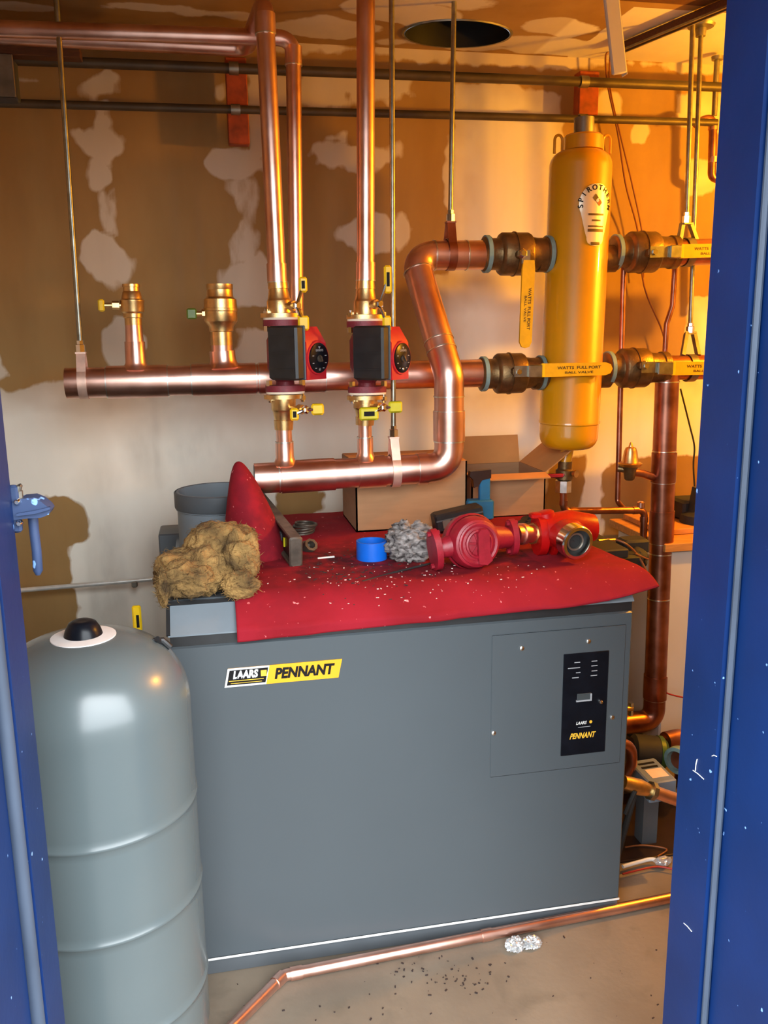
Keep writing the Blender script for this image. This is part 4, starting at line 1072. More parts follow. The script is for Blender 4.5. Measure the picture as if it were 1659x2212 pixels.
# thin wires
def wire(name, label, pts, r, mat, cat='wire', group=None, n=8):
    P_ = [Vector(p) for p in pts]; out = []
    for i in range(len(P_) - 1):
        p0 = P_[max(i - 1, 0)]; p1 = P_[i]; p2 = P_[i + 1]; p3 = P_[min(i + 2, len(P_) - 1)]
        for j in range(6):
            t = j / 6
            out.append(.5 * ((2 * p1) + (p2 - p0) * t + (2 * p0 - 5 * p1 + 4 * p2 - p3) * t * t + (3 * p1 - p0 - 3 * p2 + p3) * t ** 3))
    out.append(P_[-1])
    return tag(P(name, MB().tube(out, r, n), mat), label, cat, group)
wire('loose_wire', 'thin brown wire looping down from the hanging bar past the separator', [at(1316, 112, 3.12), at(1308, 125, 3.12), at(1314, 190, 3.12), at(1335, 290, 3.12), at(1352, 400, 3.12), at(1378, 500, 3.14), at(1392, 620, 3.14), at(1432, 720, 3.14), at(1440, 790, 3.14)], .0035, 'wire_brown')
wire('loose_wire', 'second thin brown wire just right of the looped one', [at(1318, 112, 3.14), at(1318, 190, 3.14), at(1342, 300, 3.14), at(1366, 400, 3.14), at(1388, 510, 3.14), at(1390, 600, 3.15)], .003, 'wire_brown')
wire('loose_wire', 'thin dark wire on the wall right of the copper drop pipe', [at(1470, 840, 3.12), at(1490, 920, 3.12), at(1500, 965, 3.12), at(1498, 1010, 3.12), at(1504, 1100, 3.12)], .0035, 'rubber')
# offset copper pipe at the far right
a = [at(1545, 120, 3.06), at(1542, 262, 3.06)]
rr = T('offset_pipe', 'copper pipe with elbows half hidden by the right door frame', 'pipe', at(1540, 320, 3.06))
P('pipe_run', MB().tube(fillet([at(1500, 268, 3.06), at(1541, 250, 3.06), at(1537, 384, 3.06), at(1556, 388, 3.06), at(1552, 640, 3.06)], .03, 8), .0145, 18), 'copper_dull', rr)
for py in (275, 345): 
    sr = MB(); ring(sr, at(1540, py, 3.06), UZ, .0145, .02, .003, 18); P('coupling', sr, 'copper', rr)
P('upper_pipe', MB().cyl(at(1549, 125, 3.06), at(1543, 250, 3.06), .010, 14).lathe([(0, .022), (.012, .02), (.014, .012)], at(1550, 122, 3.06), -UZ, 16), 'steel_dull', rr)
# thin steel conduit low on the left
lw = T('wall_conduit', 'thin bright steel conduit low on the wall left of the boiler', 'conduit', at(200, 1262, 3.12))
P('conduit_tube', MB().cyl(at(10, 1278, 3.12), at(470, 1239, 3.12), .0085, 14), 'conduit_bright', lw)
P('conduit_clip', MB().box(at(291, 1261, 3.12), (.02, .03, .022), bev=.003), 'steel_dull', lw)
# yellow lever behind the tank
yv = T('shutoff_valve', 'yellow lever standing up behind the grey tank', 'valve', at(297, 1400, 2.2))
p = at(298, 1400, 2.2)
P('valve_pipe', MB().cyl((p.x, 2.2, 0), (p.x, 2.2, p.z - .02), .012, 14), 'copper_dull', yv)
P('valve_body', MB().lathe([(-.05, .016), (-.04, .022), (0, .022), (.01, .016)], p, UZ, 16), 'brass', yv)
A, B = at(299, 1364, 2.17), at(293, 1308, 2.17); k = dep(A)
P('lever', MB().box((A + B) / 2, (19 * k, .01, (A - B).length), bev=.004).box(p + Vector((0, -.03, .01)), (.012, .006, .06)), 'yellow_plastic', yv)
P('lever_print', MB().box((A + B) / 2 + Vector((.002, -.0056, -.006)), (6 * k, .0006, 28 * k)), 'print_black', yv)

# ------------------------------------------------------------------ things lying on the cloth
# cardboard boxes
def open_box(name, label, x0, x1, y0, y1, z0, z1, rot=0., flaps=()):
    c = Vector(((x0 + x1) / 2, (y0 + y1) / 2, z0)); root = T(name, label, 'box', c)
    ca, sa_ = math.cos(rot), math.sin(rot); X = Vector((ca, sa_, 0)); Y = Vector((-sa_, ca, 0)); wx, wy, h = x1 - x0, y1 - y0, z1 - z0; t = .005
    m = MB()
    m.box(c + UZ * t / 2, (wx, wy, t), (X, Y, UZ))
    for s_ in (-1, 1):
        m.box(c + X * (s_ * (wx - t) / 2) + UZ * h / 2, (t, wy, h), (X, Y, UZ)); m.box(c + Y * (s_ * (wy - t) / 2) + UZ * h / 2, (wx, t, h), (X, Y, UZ))
    P('box_walls', m, 'cardboard', root)
    for (side, ang, ln) in flaps:
        s_ = {'b': (Y, X, wx, wy), 'f': (-Y, X, wx, wy), 'r': (X, Y, wy, wx), 'l': (-X, Y, wy, wx)}[side]
        e = c + s_[0] * s_[3] / 2 + UZ * h; dr = (s_[0] * math.cos(ang) + UZ * math.sin(ang)).normalized(); nr = dr.cross(s_[1]).normalized()
        P('flap', MB().box(e + dr * ln / 2, (s_[2] * .99, .004, ln), (s_[1], nr, dr)), 'cardboard_in', root)
    return root
bl = atz(770, 1150, ZT); br = atz(1003, 1118, ZT)
zt1 = at(900, 1000, bl.y).z
open_box('cardboard_box', 'closed brown cardboard box under the lower header on the boiler top', bl.x, bl.x + .36, bl.y, bl.y + .27, ZT, zt1, 0., (('f', math.radians(178), .13), ('b', math.radians(178), .13)))
p0 = at(1052, 1122, 2.70); p1 = at(1176, 1128, 2.70)
zt2_ = at(1100, 1024, 2.70).z
open_box('cardboard_box', 'open brown cardboard box with raised flaps under the separator', p0.x - .055, p1.x, 2.70, 2.95, ZT, zt2_, 0., (('b', math.radians(75), .10), ('f', math.radians(-12), .05), ('r', math.radians(38), .12), ('l', math.radians(20), .06)))
# blue tool with black case
bt = T('pipe_stand', 'blue steel tool standing in front of the open cardboard box', 'tool', at(1035, 1122, 2.6))
a, b = at(1047, 1022, 2.6), at(1045, 1090, 2.6); k = dep(a)
P('upright', MB().box((a + b) / 2, (24 * k, .02, (a - b).length), bev=.003), 'tool_blue', bt)
P('hook', MB().prism([(-34 * k, 6 * k), (12 * k, 8 * k), (12 * k, -10 * k), (-8 * k, -14 * k), (-16 * k, -26 * k), (-26 * k, -30 * k), (-28 * k, -12 * k), (-36 * k, -4 * k)], at(1047, 1022, 2.6), UX, UZ, .025), 'level_brown', bt)
a, b = at(1032, 1080, 2.6), at(1032, 1118, 2.6)
P('foot', MB().box(at(1035, 1100, 2.6), (58 * k, .05, 44 * k), bev=.005), 'tool_blue', bt)
c = at(988, 1118, 2.54); k = dep(c)
bc = T('tool_case', 'small black case lying behind the maroon pump body', 'case', c)
ax = (Vector((1, 0, .17)).normalized(), UY, Vector((-.17, 0, 1)).normalized())
P('case_body', MB().box(c, (108 * k, .06, 40 * k), ax, bev=.006), 'black_plastic', bc)
P('case_latch', MB().box(c + ax[0] * (-30 * k) - UY * .031 - UZ * .004, (18 * k, .004, 18 * k), ax, bev=.001).box(c + ax[0] * (20 * k) - UY * .031, (10 * k, .004, 12 * k), ax, bev=.001), 'steel_dull', bc)
P('case_ridge', MB().box(c + ax[2] * (6 * k) - UY * .0305, (104 * k, .004, 3 * k), ax), 'grey_dark', bc)
# blue tape ring
c = atz(803, 1206, ZT); k = dep(c); R = 33 * k
tp = T('tape_roll', 'bright blue plastic ring lying on the red cloth', 'tape', c)
P('tape_ring', MB().lathe([(0, R), (46 * k * .86, R), (46 * k * .86, R - .005), (.004, R - .006), (.004, R)], c, UZ, 44, cap=False), 'blue_tape', tp)
P('tape_core', MB().lathe([(.003, R - .0055), (.005, R * .1), (.0051, .001)], c, UZ, 44, cap=False), 'blue_tape', tp)
# crumpled rag
c = atz(888, 1206, ZT); k = dep(c)
tag(P('rag', MB().blob(c + UZ * .043, 50 * k, .46, 1.7, 3, 5, (1.0, .8, .92), True), 'rag', sharp=180), 'crumpled grey patterned rag between blue ring and maroon pump body', 'rag')
# maroon pump body lying on its side
YP = atz(1022, 1229, ZT).y + .012
c = at(1022, 1180, YP); k = dep(c)
pc = Vector((c.x, c.y, max(c.z, ZT + .070)))

pbody = T('pump_volute', 'maroon cast iron pump body lying on the red cloth', 'pump', (c.x, c.y, ZT))
axd = Vector((1, .05, .06)).normalized()
m = MB(); m.lathe([(-.07, .04), (-.066, .062), (-.045, .070), (.012, .070), (.03, .062), (.036, .052)], pc, Vector((.12, -1, .10)), 40)
m.lathe([(-.045, 48 * k), (.0, 55 * k), (.02, 50 * k)], pc, Vector((.12, -1, .10)), 36)
P('volute_casing', m, 'iron_red', pbody)
fa = Vector((.12, -1, .10)).normalized(); F0 = pc + fa * .036
P('casing_ring', MB().lathe([(.0, .056), (.006, .056), (.008, .052), (.006, .046), (0, .046)], F0 - fa * .004, fa, 36, cap=False), 'iron_red', pbody)
P('casing_ring', MB().lathe([(.0, .038), (.007, .038), (.009, .034), (.004, .030)], F0, fa, 36, cap=False), 'iron_red', pbody)
P('casing_ring', MB().lathe([(-.02, .072), (-.012, .076), (-.004, .072)], pc, fa, 40, cap=False), 'iron_red', pbody)
a_, u_, v_ = frame(fa)
pl = [(-.020, .030), (-.012, .040), (.004, .040), (.012, .030), (.014, -.02), (.022, -.045), (.008, -.056), (-.016, -.052), (-.018, -.02)]
P('cast_boss', MB().prism(pl, F0 + fa * .006 + Vector((.012, 0, 0)), Vector((1, .12, 0)).normalized(), UZ, .014), 'iron_red', pbody)
for q in range(6):
    t = q * math.pi / 3 + .4; P('spoke', MB().box(F0 + (u_ * math.cos(t) + v_ * math.sin(t)) * .024, (.030, .006, .008), ((u_ * math.cos(t) + v_ * math.sin(t)), (v_ * math.cos(t) - u_ * math.sin(t)), fa)), 'iron_red', pbody)
lf = at(940, 1190, YP); rf = at(1106, 1160, YP + .05)
lf.z = max(lf.z, ZT + .056)
P('neck', MB().tube([lf, pc + Vector((-.03, 0, .0))], [.024, .034], 20).tube([pc + Vector((.03, 0, .008)), rf], [.036, .026], 20), 'iron_red', pbody)
for (f_, d_, rr, th) in ((lf, Vector((1, .1, .12)), .056, .017), (rf, Vector((1, .05, .05)), .050, .016)):
    a_, u_, v_ = frame(d_); ov = [(rr * math.cos(i * math.pi / 18), rr * .72 * math.sin(i * math.pi / 18)) for i in range(36)]
    fo = P('flange', MB().prism(ov, f_, u_, v_, th), 'iron_red', pbody)
    bo = MB()
    for s_ in (-1, 1): bo.lathe([(-th, .007), (th, .007)], f_ + u_ * (s_ * rr * .78), a_, 6)
    P('bolt', bo, 'iron_red', fo)
# copper union between
YV = atz(1165, 1199, ZT).y + .01
c0, c1 = at(1112, 1154, YP + .055), at(1160, 1152, YV)
un = T('copper_union', 'short copper coupling between the maroon pump and the red valve', 'fitting', Vector((c0.x, c0.y, ZT)))
P('sleeve', MB().cyl(c0, c1, .026, 22).lathe([(.02, .026), (.021, .030), (.035, .030), (.036, .026)], c0, c1 - c0, 22, cap=False), 'copper', un)
P('sleeve_nut', MB().lathe([(-.004, .031), (.012, .031)], c0 + (c1 - c0) * .8, c1 - c0, 8), 'brass', un)
# bright red valve body with a chrome end
vb = T('red_valve_body', 'bright red cast valve with open threaded end on the red cloth', 'valve', at(1200, 1190, YV))
v0 = at(1188, 1154, YV); v0.z = max(v0.z, ZT + .055)
ve = at(1246, 1172, YV - .13); ve.z = max(ve.z, ZT + .045)
fl = at(1166, 1156, YV); fl.z = v0.z; a_, u_, v_ = frame(Vector((1, .0, .02)))
P('flange', MB().prism([(.058 * math.cos(i * math.pi / 18), .046 * math.sin(i * math.pi / 18)) for i in range(36)], fl, u_, v_, .024), 'bright_red', vb)
P('flange', MB().prism([(.062 * math.cos(i * math.pi / 18), .044 * math.sin(i * math.pi / 18)) for i in range(36)], fl + Vector((.035, 0, 0)), u_, v_, .014), 'bright_red', vb)
P('casing', MB().blob(v0 + Vector((.055, .01, .004)), .054, .06, 2, 5, 4, (1.25, 1.0, .95)).tube([v0 + Vector((-.02, 0, .01)), v0 + Vector((.06, 0, .014)), v0 + Vector((.13, .0, .012))], [.046, .052, .038], 22), 'bright_red', vb)
P('top_boss', MB().lathe([(0, .026), (.028, .024), (.032, .018)], v0 + Vector((-.01, .0, .036)), Vector((-.2, 0, 1)), 18).box(v0 + Vector((-.03, 0, .056)), (.06, .03, .016), bev=.004), 'bright_red', vb)
dv = (ve - (v0 + Vector((.06, .0, 0)))).normalized(); dv = Vector((.16, -1, -.10)).normalized()
P('outlet_neck', MB().tube([v0 + Vector((.075, .01, 0)), ve - dv * .06, ve - dv * .026], [.046, .042, .041], 24), 'bright_red', vb)
P('end_ring', MB().lathe([(-.03, .040), (-.028, .047), (.004, .047), (.008, .044), (.008, .036), (-.02, .035)], ve, dv, 32, cap=False), 'chrome', vb, 'chrome ring at the open end')
P('bore', MB().lathe([(-.014, .0352), (-.0141, .001)], ve, dv, 32, cap=False), 'rubber', vb)
P('bore_ring', MB().lathe([(-.012, .025), (-.006, .025), (-.006, .020), (-.012, .020)], ve, dv, 28, cap=False), 'steel_dull', vb)
# dirty spirit level leaning on the peak
lv = T('spirit_level', 'dirty brown spirit level lying beside the cloth peak', 'level', atz(640, 1225, ZT))
A = atz(640, 1226, ZT) + UZ * .043; B = Vector((A.x - .075, A.y + .52, ZT + .088))
d = (B - A); a_, u_, v_ = frame(d)
P('beam', MB().box((A + B) / 2, (.080, .010, d.length), (u_, v_, a_), bev=.002), 'level_brown', lv)
P('beam_edge', MB().box((A + B) / 2 + u_ * .038, (.008, .032, d.length), (u_, v_, a_), bev=.002).box((A + B) / 2 - u_ * .038, (.008, .032, d.length), (u_, v_, a_), bev=.002), 'cast_grey', lv)
P('end_cap', MB().box(A, (.084, .036, .012), (u_, v_, a_), bev=.004), 'cast_grey', lv)
P('vial', MB().box(A + d * .20 - v_ * .006 - u_ * .005, (.026, .006, .008), (u_, v_, a_)), 'yellow_green', lv)
P('vial_window', MB().box(A + d * .30 - v_ * .006, (.022, .006, .05), (u_, v_, a_), bev=.002), 'grey_dark', lv)
# coil of metal ring + small bracket
c = atz(650, 1150, ZT)
hc_ = T('hose_clamps', 'small pile of steel rings behind the spirit level', 'clamp', c)
for i in range(5):
    m = MB(); N = 28; pts = [c + Vector((.040 * math.cos(2 * math.pi * j / N) * (1 - .05 * i), .044 * math.sin(2 * math.pi * j / N), .006 + .006 * i + .004 * math.sin(2 * math.pi * j / N + i))) + Vector((.004 * i, -.003 * i, 0)) for j in range(N + 1)]
    P('steel_ring', m.tube(pts, .004, 8), 'cast_grey', hc_)
c = atz(663, 1188, ZT)
tag(P('pipe_clip', MB().lathe([(0, .020), (.035, .020), (.035, .012), (0, .012)], c, Vector((.3, -.7, .6)), 8, cap=False).box(c + Vector((0, .01, .012)), (.02, .03, .022), bev=.003), 'cast_grey'), 'small grey steel fitting at the front end of the spirit level', 'fitting')
# black stick
wire('cable_tie', 'thin black stick lying across the red cloth', [atz(783, 1256, ZT + .002), atz(850, 1237, ZT + .003), atz(942, 1214, ZT + .006)], .0028, 'rubber', 'cable tie')
tag(P('pencil_stub', MB().cyl(atz(686, 1207, ZT + .003), atz(722, 1203, ZT + .003), .0035, 8), 'print_white'), 'short white stick on the red cloth right of the spirit level', 'stick')
# crumbs scattered over the cloth
db = MB()
for i in range(150):
    px = rnd.gauss(880, 190); py = rnd.gauss(1255, 26)
    if not (560 < px < 1330 and 1190 < py < 1320): continue
    q = atz(px, py, ZT + .001); q.z = cloth_z(q.x, q.y)
    if q.y < 1.965 or q.y > 2.6: continue
    s = rnd.uniform(.0009, .0030); ang = rnd.uniform(0, 3.1)
    db.box(q, (s * rnd.uniform(1, 3), s, s * .6), (Vector((math.cos(ang), math.sin(ang), 0)), Vector((-math.sin(ang), math.cos(ang), 0)), UZ))
o = tag(P('crumbs', db, 'debris'), 'pale crumbs and shavings scattered over the red cloth', 'debris'); o['kind'] = 'stuff'
db = MB()
for i in range(170):
    px = rnd.gauss(760, 90); py = rnd.gauss(1232, 18)
    q = atz(px, py, ZT + .001); q.z = cloth_z(q.x, q.y)
    if q.y < 1.965 or q.y > 2.6 or q.x < .22: continue
    s = rnd.uniform(.001, .0032); ang = rnd.uniform(0, 3.1)
    db.box(q, (s * rnd.uniform(1, 4), s, s * .6), (Vector((math.cos(ang), math.sin(ang), 0)), Vector((-math.sin(ang), math.cos(ang), 0)), UZ))
o = tag(P('filings', db, 'dirt'), 'dark grit and filings in the middle of the red cloth', 'debris'); o['kind'] = 'stuff'

# ------------------------------------------------------------------ insulation scrap on the lid
ins = T('insulation_scrap', 'torn lump of brown mineral wool on the left end of the boiler', 'insulation', atz(450, 1260, ZL))
def wool(pts):
    m = MB()
    for (px, py, Y, r, sq, sd_) in pts:
        c = at(px, py, Y); k = dep(c); m.blob(c, r * k, .30, 1.15, sd_, 5, sq, True)
    return m
P('wool_body', wool([(425, 1232, 2.10, 84, (1.02, .8, .66), 1), (478, 1178, 2.14, 62, (1.18, .8, .80), 2), (522, 1212, 2.08, 50, (.72, .7, 1.35), 3), (400, 1250, 2.03, 62, (.95, .6, .62), 4)]), 'insulation', ins, sharp=180)
for q in ((520, 1262, 2.02, 38, (1.0, .55, .78), 6), (352, 1270, 2.0, 24, (.5, .5, 1.7), 7), (480, 1150, 2.2, 34, (1.9, .6, .6), 8)):
    P('wool_flap', wool([q]), 'insulation', ins, sharp=180)
fb = MB()
for ch in list(ins.children):
    base = ins.location; vs = ch.data.vertices; nv = len(vs)
    for i in range(1500 if ch.name.startswith('wool_body') else 260):
        v = vs[rnd.randrange(nv)]; nn = v.normal.copy(); c = v.co + base
        if c.z < ZL + .004: continue
        t = Vector((rnd.gauss(0, 1), rnd.gauss(0, 1), rnd.gauss(0, .6))); t = (t - nn * t.dot(nn) * rnd.uniform(.75, 1)).normalized() * rnd.uniform(.008, .024)
        p_, q_, r_ = c - nn * .001, c + t * .5 + nn * rnd.uniform(.001, .004), c + t + nn * rnd.uniform(-.001, .004)
        sd = t.cross(nn).normalized() * .0006
        fb.add([p_ - sd, p_ + sd, q_ - sd, q_ + sd, r_ + nn * .0004, q_ + nn * .0008], [(0, 1, 3, 2), (2, 3, 4), (0, 2, 5), (1, 5, 3), (2, 4, 5), (3, 5, 4)])
o = P('wool_fibres', fb, 'insulation', ins); o['kind'] = 'stuff'

# ------------------------------------------------------------------ latch on the left door frame
la = T('door_latch', 'blue painted latch with hanging lever on the left door frame', 'latch', at(40, 1090, 1.22))
YL = 1.215; k = dep(at(50, 1090, YL))
p = at(34, 1098, YL)
P('latch_plate', MB().box((p.x, YL - .004, p.z), (22 * k, .012, 104 * k), bev=.003), 'blue_worn', la)
arm = [(0, -12), (0, 26), (20, 33), (42, 34), (58, 26), (72, 12), (76, 4), (72, -4), (56, -10), (30, -10)]
P('latch_arm', MB().prism([(x * k, z * k) for x, z in arm], at(34, 1106, YL + .004), UX, UZ, .035), 'blue_worn', la, sharp=50)
P('arm_rib', MB().prism([(x * k, z * k) for x, z in [(2, -8), (2, -3), (40, 2), (70, 8), (71, 3), (40, -5)]], at(34, 1106, YL - .016), UX, UZ, .008), 'blue_worn', la)
P('hanging_lever', MB().tube([at(70, 1108, YL + .01), at(74, 1150, YL + .01), at(79, 1190, YL + .01), at(82, 1232, YL + .01), at(82, 1242, YL + .01)], [11 * k, 10.5 * k, 10.5 * k, 10.5 * k, 5 * k], 18), 'blue_worn', la)
for (px, py) in ((39, 1083), (43, 1129)):
    P('latch_bolt', MB().lathe([(0, 7 * k), (.006, 7 * k), (.009, 4 * k)], at(px, py, YL - .010), -UY, 12), 'chrome', la)
P('latch_dog', MB().box(at(38, 1064, YL), (10 * k, .015, 38 * k), (Vector((.94, 0, -.34)), UY, Vector((.34, 0, .94))), bev=.002).box(at(44, 1068, YL), (9 * k, .012, 22 * k), bev=.002), 'steel_dull', la)

# ------------------------------------------------------------------ right side clutter
cb = T('white_cabinet', 'pale metal cabinet behind the thick copper drop pipe', 'cabinet', (1.75, 2.85, 0))
a = at(1452, 1190, 2.72)
P('cabinet_body', MB().box((a.x + .30, 2.92, a.z / 2), (.62, .4, a.z), bev=.006), 'white_metal', cb)
P('cabinet_base', MB().box((a.x + .30, 2.92, .03), (.63, .41, .06)), 'grey_dark', cb)
tag(P('wood_plank', MB().box((a.x + .29, 2.92, a.z + .016), (.66, .44, .03), bev=.002), 'wood'), 'wooden board lying on top of the pale cabinet', 'board')
tag(P('wood_plank', MB().box((a.x + .31, 2.97, a.z + .043), (.60, .30, .022), bev=.002), 'wood'), 'upper thin wooden board on the pale cabinet', 'board')
c = at(1486, 1090, 2.95); bb = T('black_motor', 'black device standing on the boards at the far right', 'device', c)
P('device_body', MB().box(Vector((c.x + .05, 2.98, (a.z + .055 + c.z + .02) / 2)), (.17, .12, c.z + .02 - a.z - .055), bev=.01), 'rubber', bb)
P('device_foot', MB().lathe([(0, .08), (.03, .075), (.05, .04)], Vector((c.x + .03, 2.90, a.z + .055)), UZ, 20), 'rubber', bb)
P('device_grip', MB().prism([(-.02, 0), (.03, 0), (.02, .10), (-.005, .10)], Vector((c.x + .0, 2.90, a.z + .09)), UX, UZ, .04), 'black_plastic', bb)
# tools jumble behind the right end of the cloth
tj = T('tool_pile', 'dark tools with bright rods lying behind the right end of the cloth', 'tools', at(1350, 1200, 2.45))
c = at(1362, 1185, 2.5)
P('tool_body', MB().box(at(1366, 1178, 2.5), (.09, .07, .05), bev=.008).box(at(1345, 1215, 2.42), (.12, .06, .06), bev=.01).blob(at(1378, 1205, 2.45), .032, .2, 2, 4, 3), 'rubber', tj)
P('tool_tray', MB().box((BX1 + .09, 2.45, ZL - .03), (.14, .30, .03), bev=.004), 'rubber', tj)
P('tool_bag', MB().blob(Vector((BX1 - .02, 2.52, ZL + .012)), .085, .35, 1.6, 11, 4, (1.1, 1.1, .45), True), 'rubber', tj)
P('tool_rod', MB().cyl(at(1292, 1168, 2.42), at(1328, 1166, 2.44), .005, 10), 'brass', tj); P('tool_rod', MB().cyl(at(1297, 1186, 2.40), at(1330, 1183, 2.42), .0045, 10), 'zinc', tj)
P('tool_lever', MB().tube([at(1345, 1208, 2.4), at(1362, 1207, 2.4), at(1375, 1209, 2.4)], .006, 10), 'chrome', tj)
wire('tool_cable', 'two toned brown cable curling over the dark tools', [at(1330, 1166, 2.42), at(1352, 1175, 2.4), at(1374, 1195, 2.4), at(1392, 1225, 2.38), at(1398, 1242, 2.38)], .0035, 'wire_brown', 'cable')
wire('tool_cable', 'second brown cable crossing the curled one', [at(1372, 1196, 2.38), at(1385, 1202, 2.38), at(1400, 1208, 2.4)], .003, 'wire_brown', 'cable')
# low clutter between boiler and frame
lb = T('green_pump', 'dark motor with green end bell low beside the boiler', 'pump', at(1405, 1625, 2.5))
c = at(1400, 1625, 2.5)
P('motor_body', MB().lathe([(-.06, .045), (-.05, .058), (.03, .058), (.035, .052)], c, Vector((1, -.2, -.12)), 26), 'rubber', lb)
P('end_bell', MB().lathe([(.03, .060), (.045, .060), (.06, .045), (.065, .02)], c, Vector((1, -.2, -.12)), 26), 'pump_green', lb)
P('motor_foot', MB().box((c.x, c.y, (c.z - .05) / 2), (.06, .06, c.z - .05), bev=.004), 'rubber', lb)
P('pipe_elbow', MB().tube(fillet([c + Vector((.08, .03, .02)), c + Vector((.17, .05, .02)), c + Vector((.17, .05, -.2)), Vector((c.x + .17, c.y + .05, .0))], .05, 8), .03, 20), 'copper_dull', lb)
pe0 = at(1468, 1640, 2.4); pe = T('press_elbow', 'copper elbow with pale blue ring at the right edge behind the door frame', 'fitting', pe0)
P('press_ring', MB().lathe([(-.02, .040), (.0, .046), (.02, .046), (.022, .034), (-.01, .032)], pe0, Vector((-.9, -.5, 0)), 28, cap=False), 'teal_ring', pe, 'pale blue ring')
P('elbow_pipe', MB().tube(fillet([pe0, at(1500, 1642, 2.45), Vector((at(1500, 1642, 2.45).x, 2.45, 0))], .05, 8), .032, 20), 'copper_dull', pe)
gb = T('control_box', 'grey metal control box with pale label tilted low beside the boiler', 'box', at(1410, 1680, 2.25))
q = [at(1375, 1652, 2.28), at(1425, 1646, 2.28), at(1448, 1673, 2.2), at(1390, 1684, 2.2)]
ctr = (q[0] + q[1] + q[2] + q[3]) / 4; X = ((q[1] - q[0]) + (q[2] - q[3])).normalized(); Yv = ((q[0] - q[3]) + (q[1] - q[2])); Yv = (Yv - X * Yv.dot(X)).normalized(); N = X.cross(Yv).normalized()
if N.z < 0: N = -N
wx = (q[2] - q[3]).length; wy = .135
P('box_body', MB().box(ctr - N * .035, (wx, wy, .07), (X, Yv, N), bev=.004), 'grey_box', gb)
lp = P('box_label', MB().box(ctr + N * .001 + X * .004 - Yv * .02, (wx * .62, .05, .001), (X, Yv, N)), 'gasket_cream', gb)
P('label_bar', MB().box(ctr + N * .001 + Yv * .040, (wx * .6, .009, .0015), (X, Yv, N)).box(ctr + N * .001 + Yv * .018, (wx * .6, .009, .0015), (X, Yv, N)), 'print_black', gb)
P('box_leg', MB().box((ctr.x, ctr.y + .02, (ctr.z - .06) / 2), (.05, .05, ctr.z - .06)), 'grey_dark', gb)
bv = T('gas_valve', 'brass valve with silver collar and copper tail low beside the boiler', 'valve', at(1400, 1705, 2.1))
A, M1, B = at(1346, 1690, 2.1), at(1406, 1708, 2.1), at(1475, 1732, 2.1)
P('valve_body', MB().lathe([(0, .02), (.02, .022), ((M1 - A).length * .6, .024), ((M1 - A).length, .017)], A, M1 - A, 20), 'brass', bv)
P('collar', MB().lathe([(-.004, .028), (.01, .028)], M1, B - M1, 8), 'zinc', bv)
P('tail_pipe', MB().tube([M1, (M1 + B) / 2, B], .019, 18), 'copper', bv)
P('lever', MB().tube([at(1372, 1708, 2.08), at(1362, 1730, 2.08), at(1350, 1758, 2.08)], .007, 10), 'rubber', bv)
P('valve_post', MB().tube([at(1372, 1708, 2.10), Vector((at(1372, 1708, 2.1).x - .05, 2.12, .0))], .010, 10), 'rubber', bv)
hz = MB()
tag(P('flex_hose', hz.tube(fillet([Vector((BX1 - .01, 2.2, .42)), at(1364, 1610, 2.22), at(1366, 1650, 2.22), Vector((BX1 + .03, 2.25, .0))], .06, 8), .016, 14), 'copper_dull'), 'pale copper hose close to the boiler side', 'hose')
m = MB(); m.box((BX1 + .27, 2.58, .10), (.42, .012, .20), (UX, Vector((0, .93, .36)), Vector((0, -.36, .93))))
tag(P('cardboard_sheet', m, 'cardboard'), 'brown cardboard sheet leaning behind the fittings beside the boiler', 'cardboard')
tag(P('dark_mat', MB().box((BX1 + .25, 2.35, .004), (.44, .36, .008), bev=.002), 'level_brown'), 'dark sheet on the floor beside the boiler', 'mat')
wire('floor_wire', 'thin white wire on the floor right of the boiler', [atz(1345, 1872, .02), atz(1380, 1862, .02), atz(1410, 1856, .02), atz(1440, 1866, .02)], .006, 'print_white')
wire('floor_wire', 'red wire on the floor right of the boiler', [atz(1345, 1888, .015), atz(1385, 1878, .015), atz(1420, 1872, .015), atz(1456, 1878, .015)], .003, 'wire_red')
wire('floor_wire', 'brown wire curling on the dark sheet', [atz(1350, 1830, .015), atz(1390, 1826, .015), atz(1440, 1834, .015), atz(1420, 1850, .015)], .0025, 'wire_brown')
wire('wall_wire', 'red wire hanging in front of the pale cabinet', [at(1440, 1497, 2.66), at(1455, 1502, 2.66), at(1500, 1512, 2.66)], .003, 'wire_red')
tag(P('plastic_clip', MB().blob(atz(1432, 1860, .02), .018, .5, 3, 2, 3, (1.4, .8, .7), True), 'foil'), 'small clear plastic clip on the floor wire', 'clip')
bf = T('drain_cock', 'small brass cock on the boiler side by the copper elbow', 'valve', at(1362, 1525, 2.5))
P('cock_body', MB().cyl(Vector((BX1 - .01, 2.5, at(1360, 1530, 2.5).z)), at(1366, 1530, 2.5), .010, 12), 'brass', bf)
P('cock_tee', MB().cyl(at(1364, 1518, 2.5), at(1362, 1545, 2.5), .008, 12), 'chrome', bf)

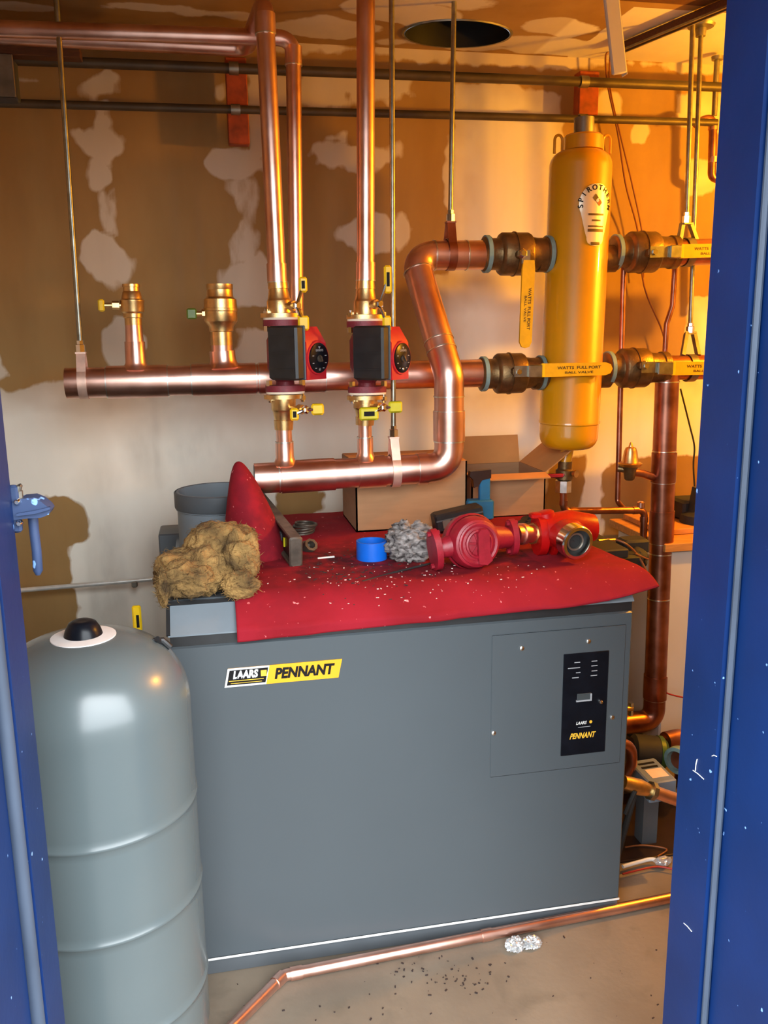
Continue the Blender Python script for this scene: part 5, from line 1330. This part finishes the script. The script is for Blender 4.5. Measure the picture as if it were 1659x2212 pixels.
# floor pipe along the boiler
zf = .019
fp_pts = [atz(1600, 1908, zf), atz(1338, 1962, zf), atz(612, 2107, zf), atz(480, 2240, zf)]
fpp = T('floor_pipe', 'copper pipe lying on the floor along the boiler front', 'pipe', fp_pts[2])
P('pipe_run', MB().tube(fillet(fp_pts, .03, 8), .0145, 20), 'copper', fpp)
for (p, q, s) in ((fp_pts[1], fp_pts[2], .965), (fp_pts[2], fp_pts[3], .08), (fp_pts[1], fp_pts[2], .42)):
    sr = MB(); ring(sr, p + (q - p) * s, q - p, .0145, .03, .002, 18); P('coupling', sr, 'copper', fpp)
tag(P('foil_scrap', MB().blob(atz(1112, 2040, .012), .022, .6, 3, 4, 4, (1.0, .9, .7), True).blob(atz(1148, 2036, .012), .020, .6, 3, 9, 4, (1.2, .8, .7), True), 'foil', sharp=30), 'crumpled clear plastic scrap on the concrete floor', 'scrap')
db = MB()
for i in range(120):
    px = rnd.uniform(480, 1430); py = rnd.uniform(2020, 2205)
    if rnd.random() < .5: px, py = rnd.gauss(980, 60), rnd.gauss(2110, 20)
    q = atz(px, py, .001)
    if q.y > 1.92: continue
    s = rnd.uniform(.001, .004); ang = rnd.uniform(0, 3.1)
    db.box(q, (s * rnd.uniform(1, 2.5), s, s * .6), (Vector((math.cos(ang), math.sin(ang), 0)), Vector((-math.sin(ang), math.cos(ang), 0)), UZ))
o = tag(P('floor_grit', db, 'dirt'), 'dark grit scattered over the concrete floor', 'debris'); o['kind'] = 'stuff'

# ------------------------------------------------------------------ the room's own lamp, out of sight behind the right door frame
LP = Vector((2.28, 2.22, 2.18))
lamp = T('work_lamp', 'bare tungsten work lamp hanging behind the right door frame', 'lamp', LP)
m = bpy.data.materials.new('lamp_glow'); m.use_nodes = True
bsd = m.node_tree.nodes['Principled BSDF']; bsd.inputs['Emission Color'].default_value = (1, .41, .018, 1); bsd.inputs['Emission Strength'].default_value = 60
MAT['lamp_glow'] = m
P('bulb', MB().lathe([(-.05, .004), (-.045, .02), (-.02, .032), (.01, .026), (.03, .014)], LP, UZ, 20), 'lamp_glow', lamp)
P('socket', MB().lathe([(.03, .016), (.08, .018), (.085, .006)], LP, UZ, 16), 'black_plastic', lamp)
P('cord', MB().cyl(LP + UZ * .08, Vector((LP.x, LP.y, ZC)), .004, 8), 'rubber', lamp)
pl_ = light('lamp_light', 'POINT', LP - UZ * .06, 135, (1, .41, .018), shadow_soft_size=.035)
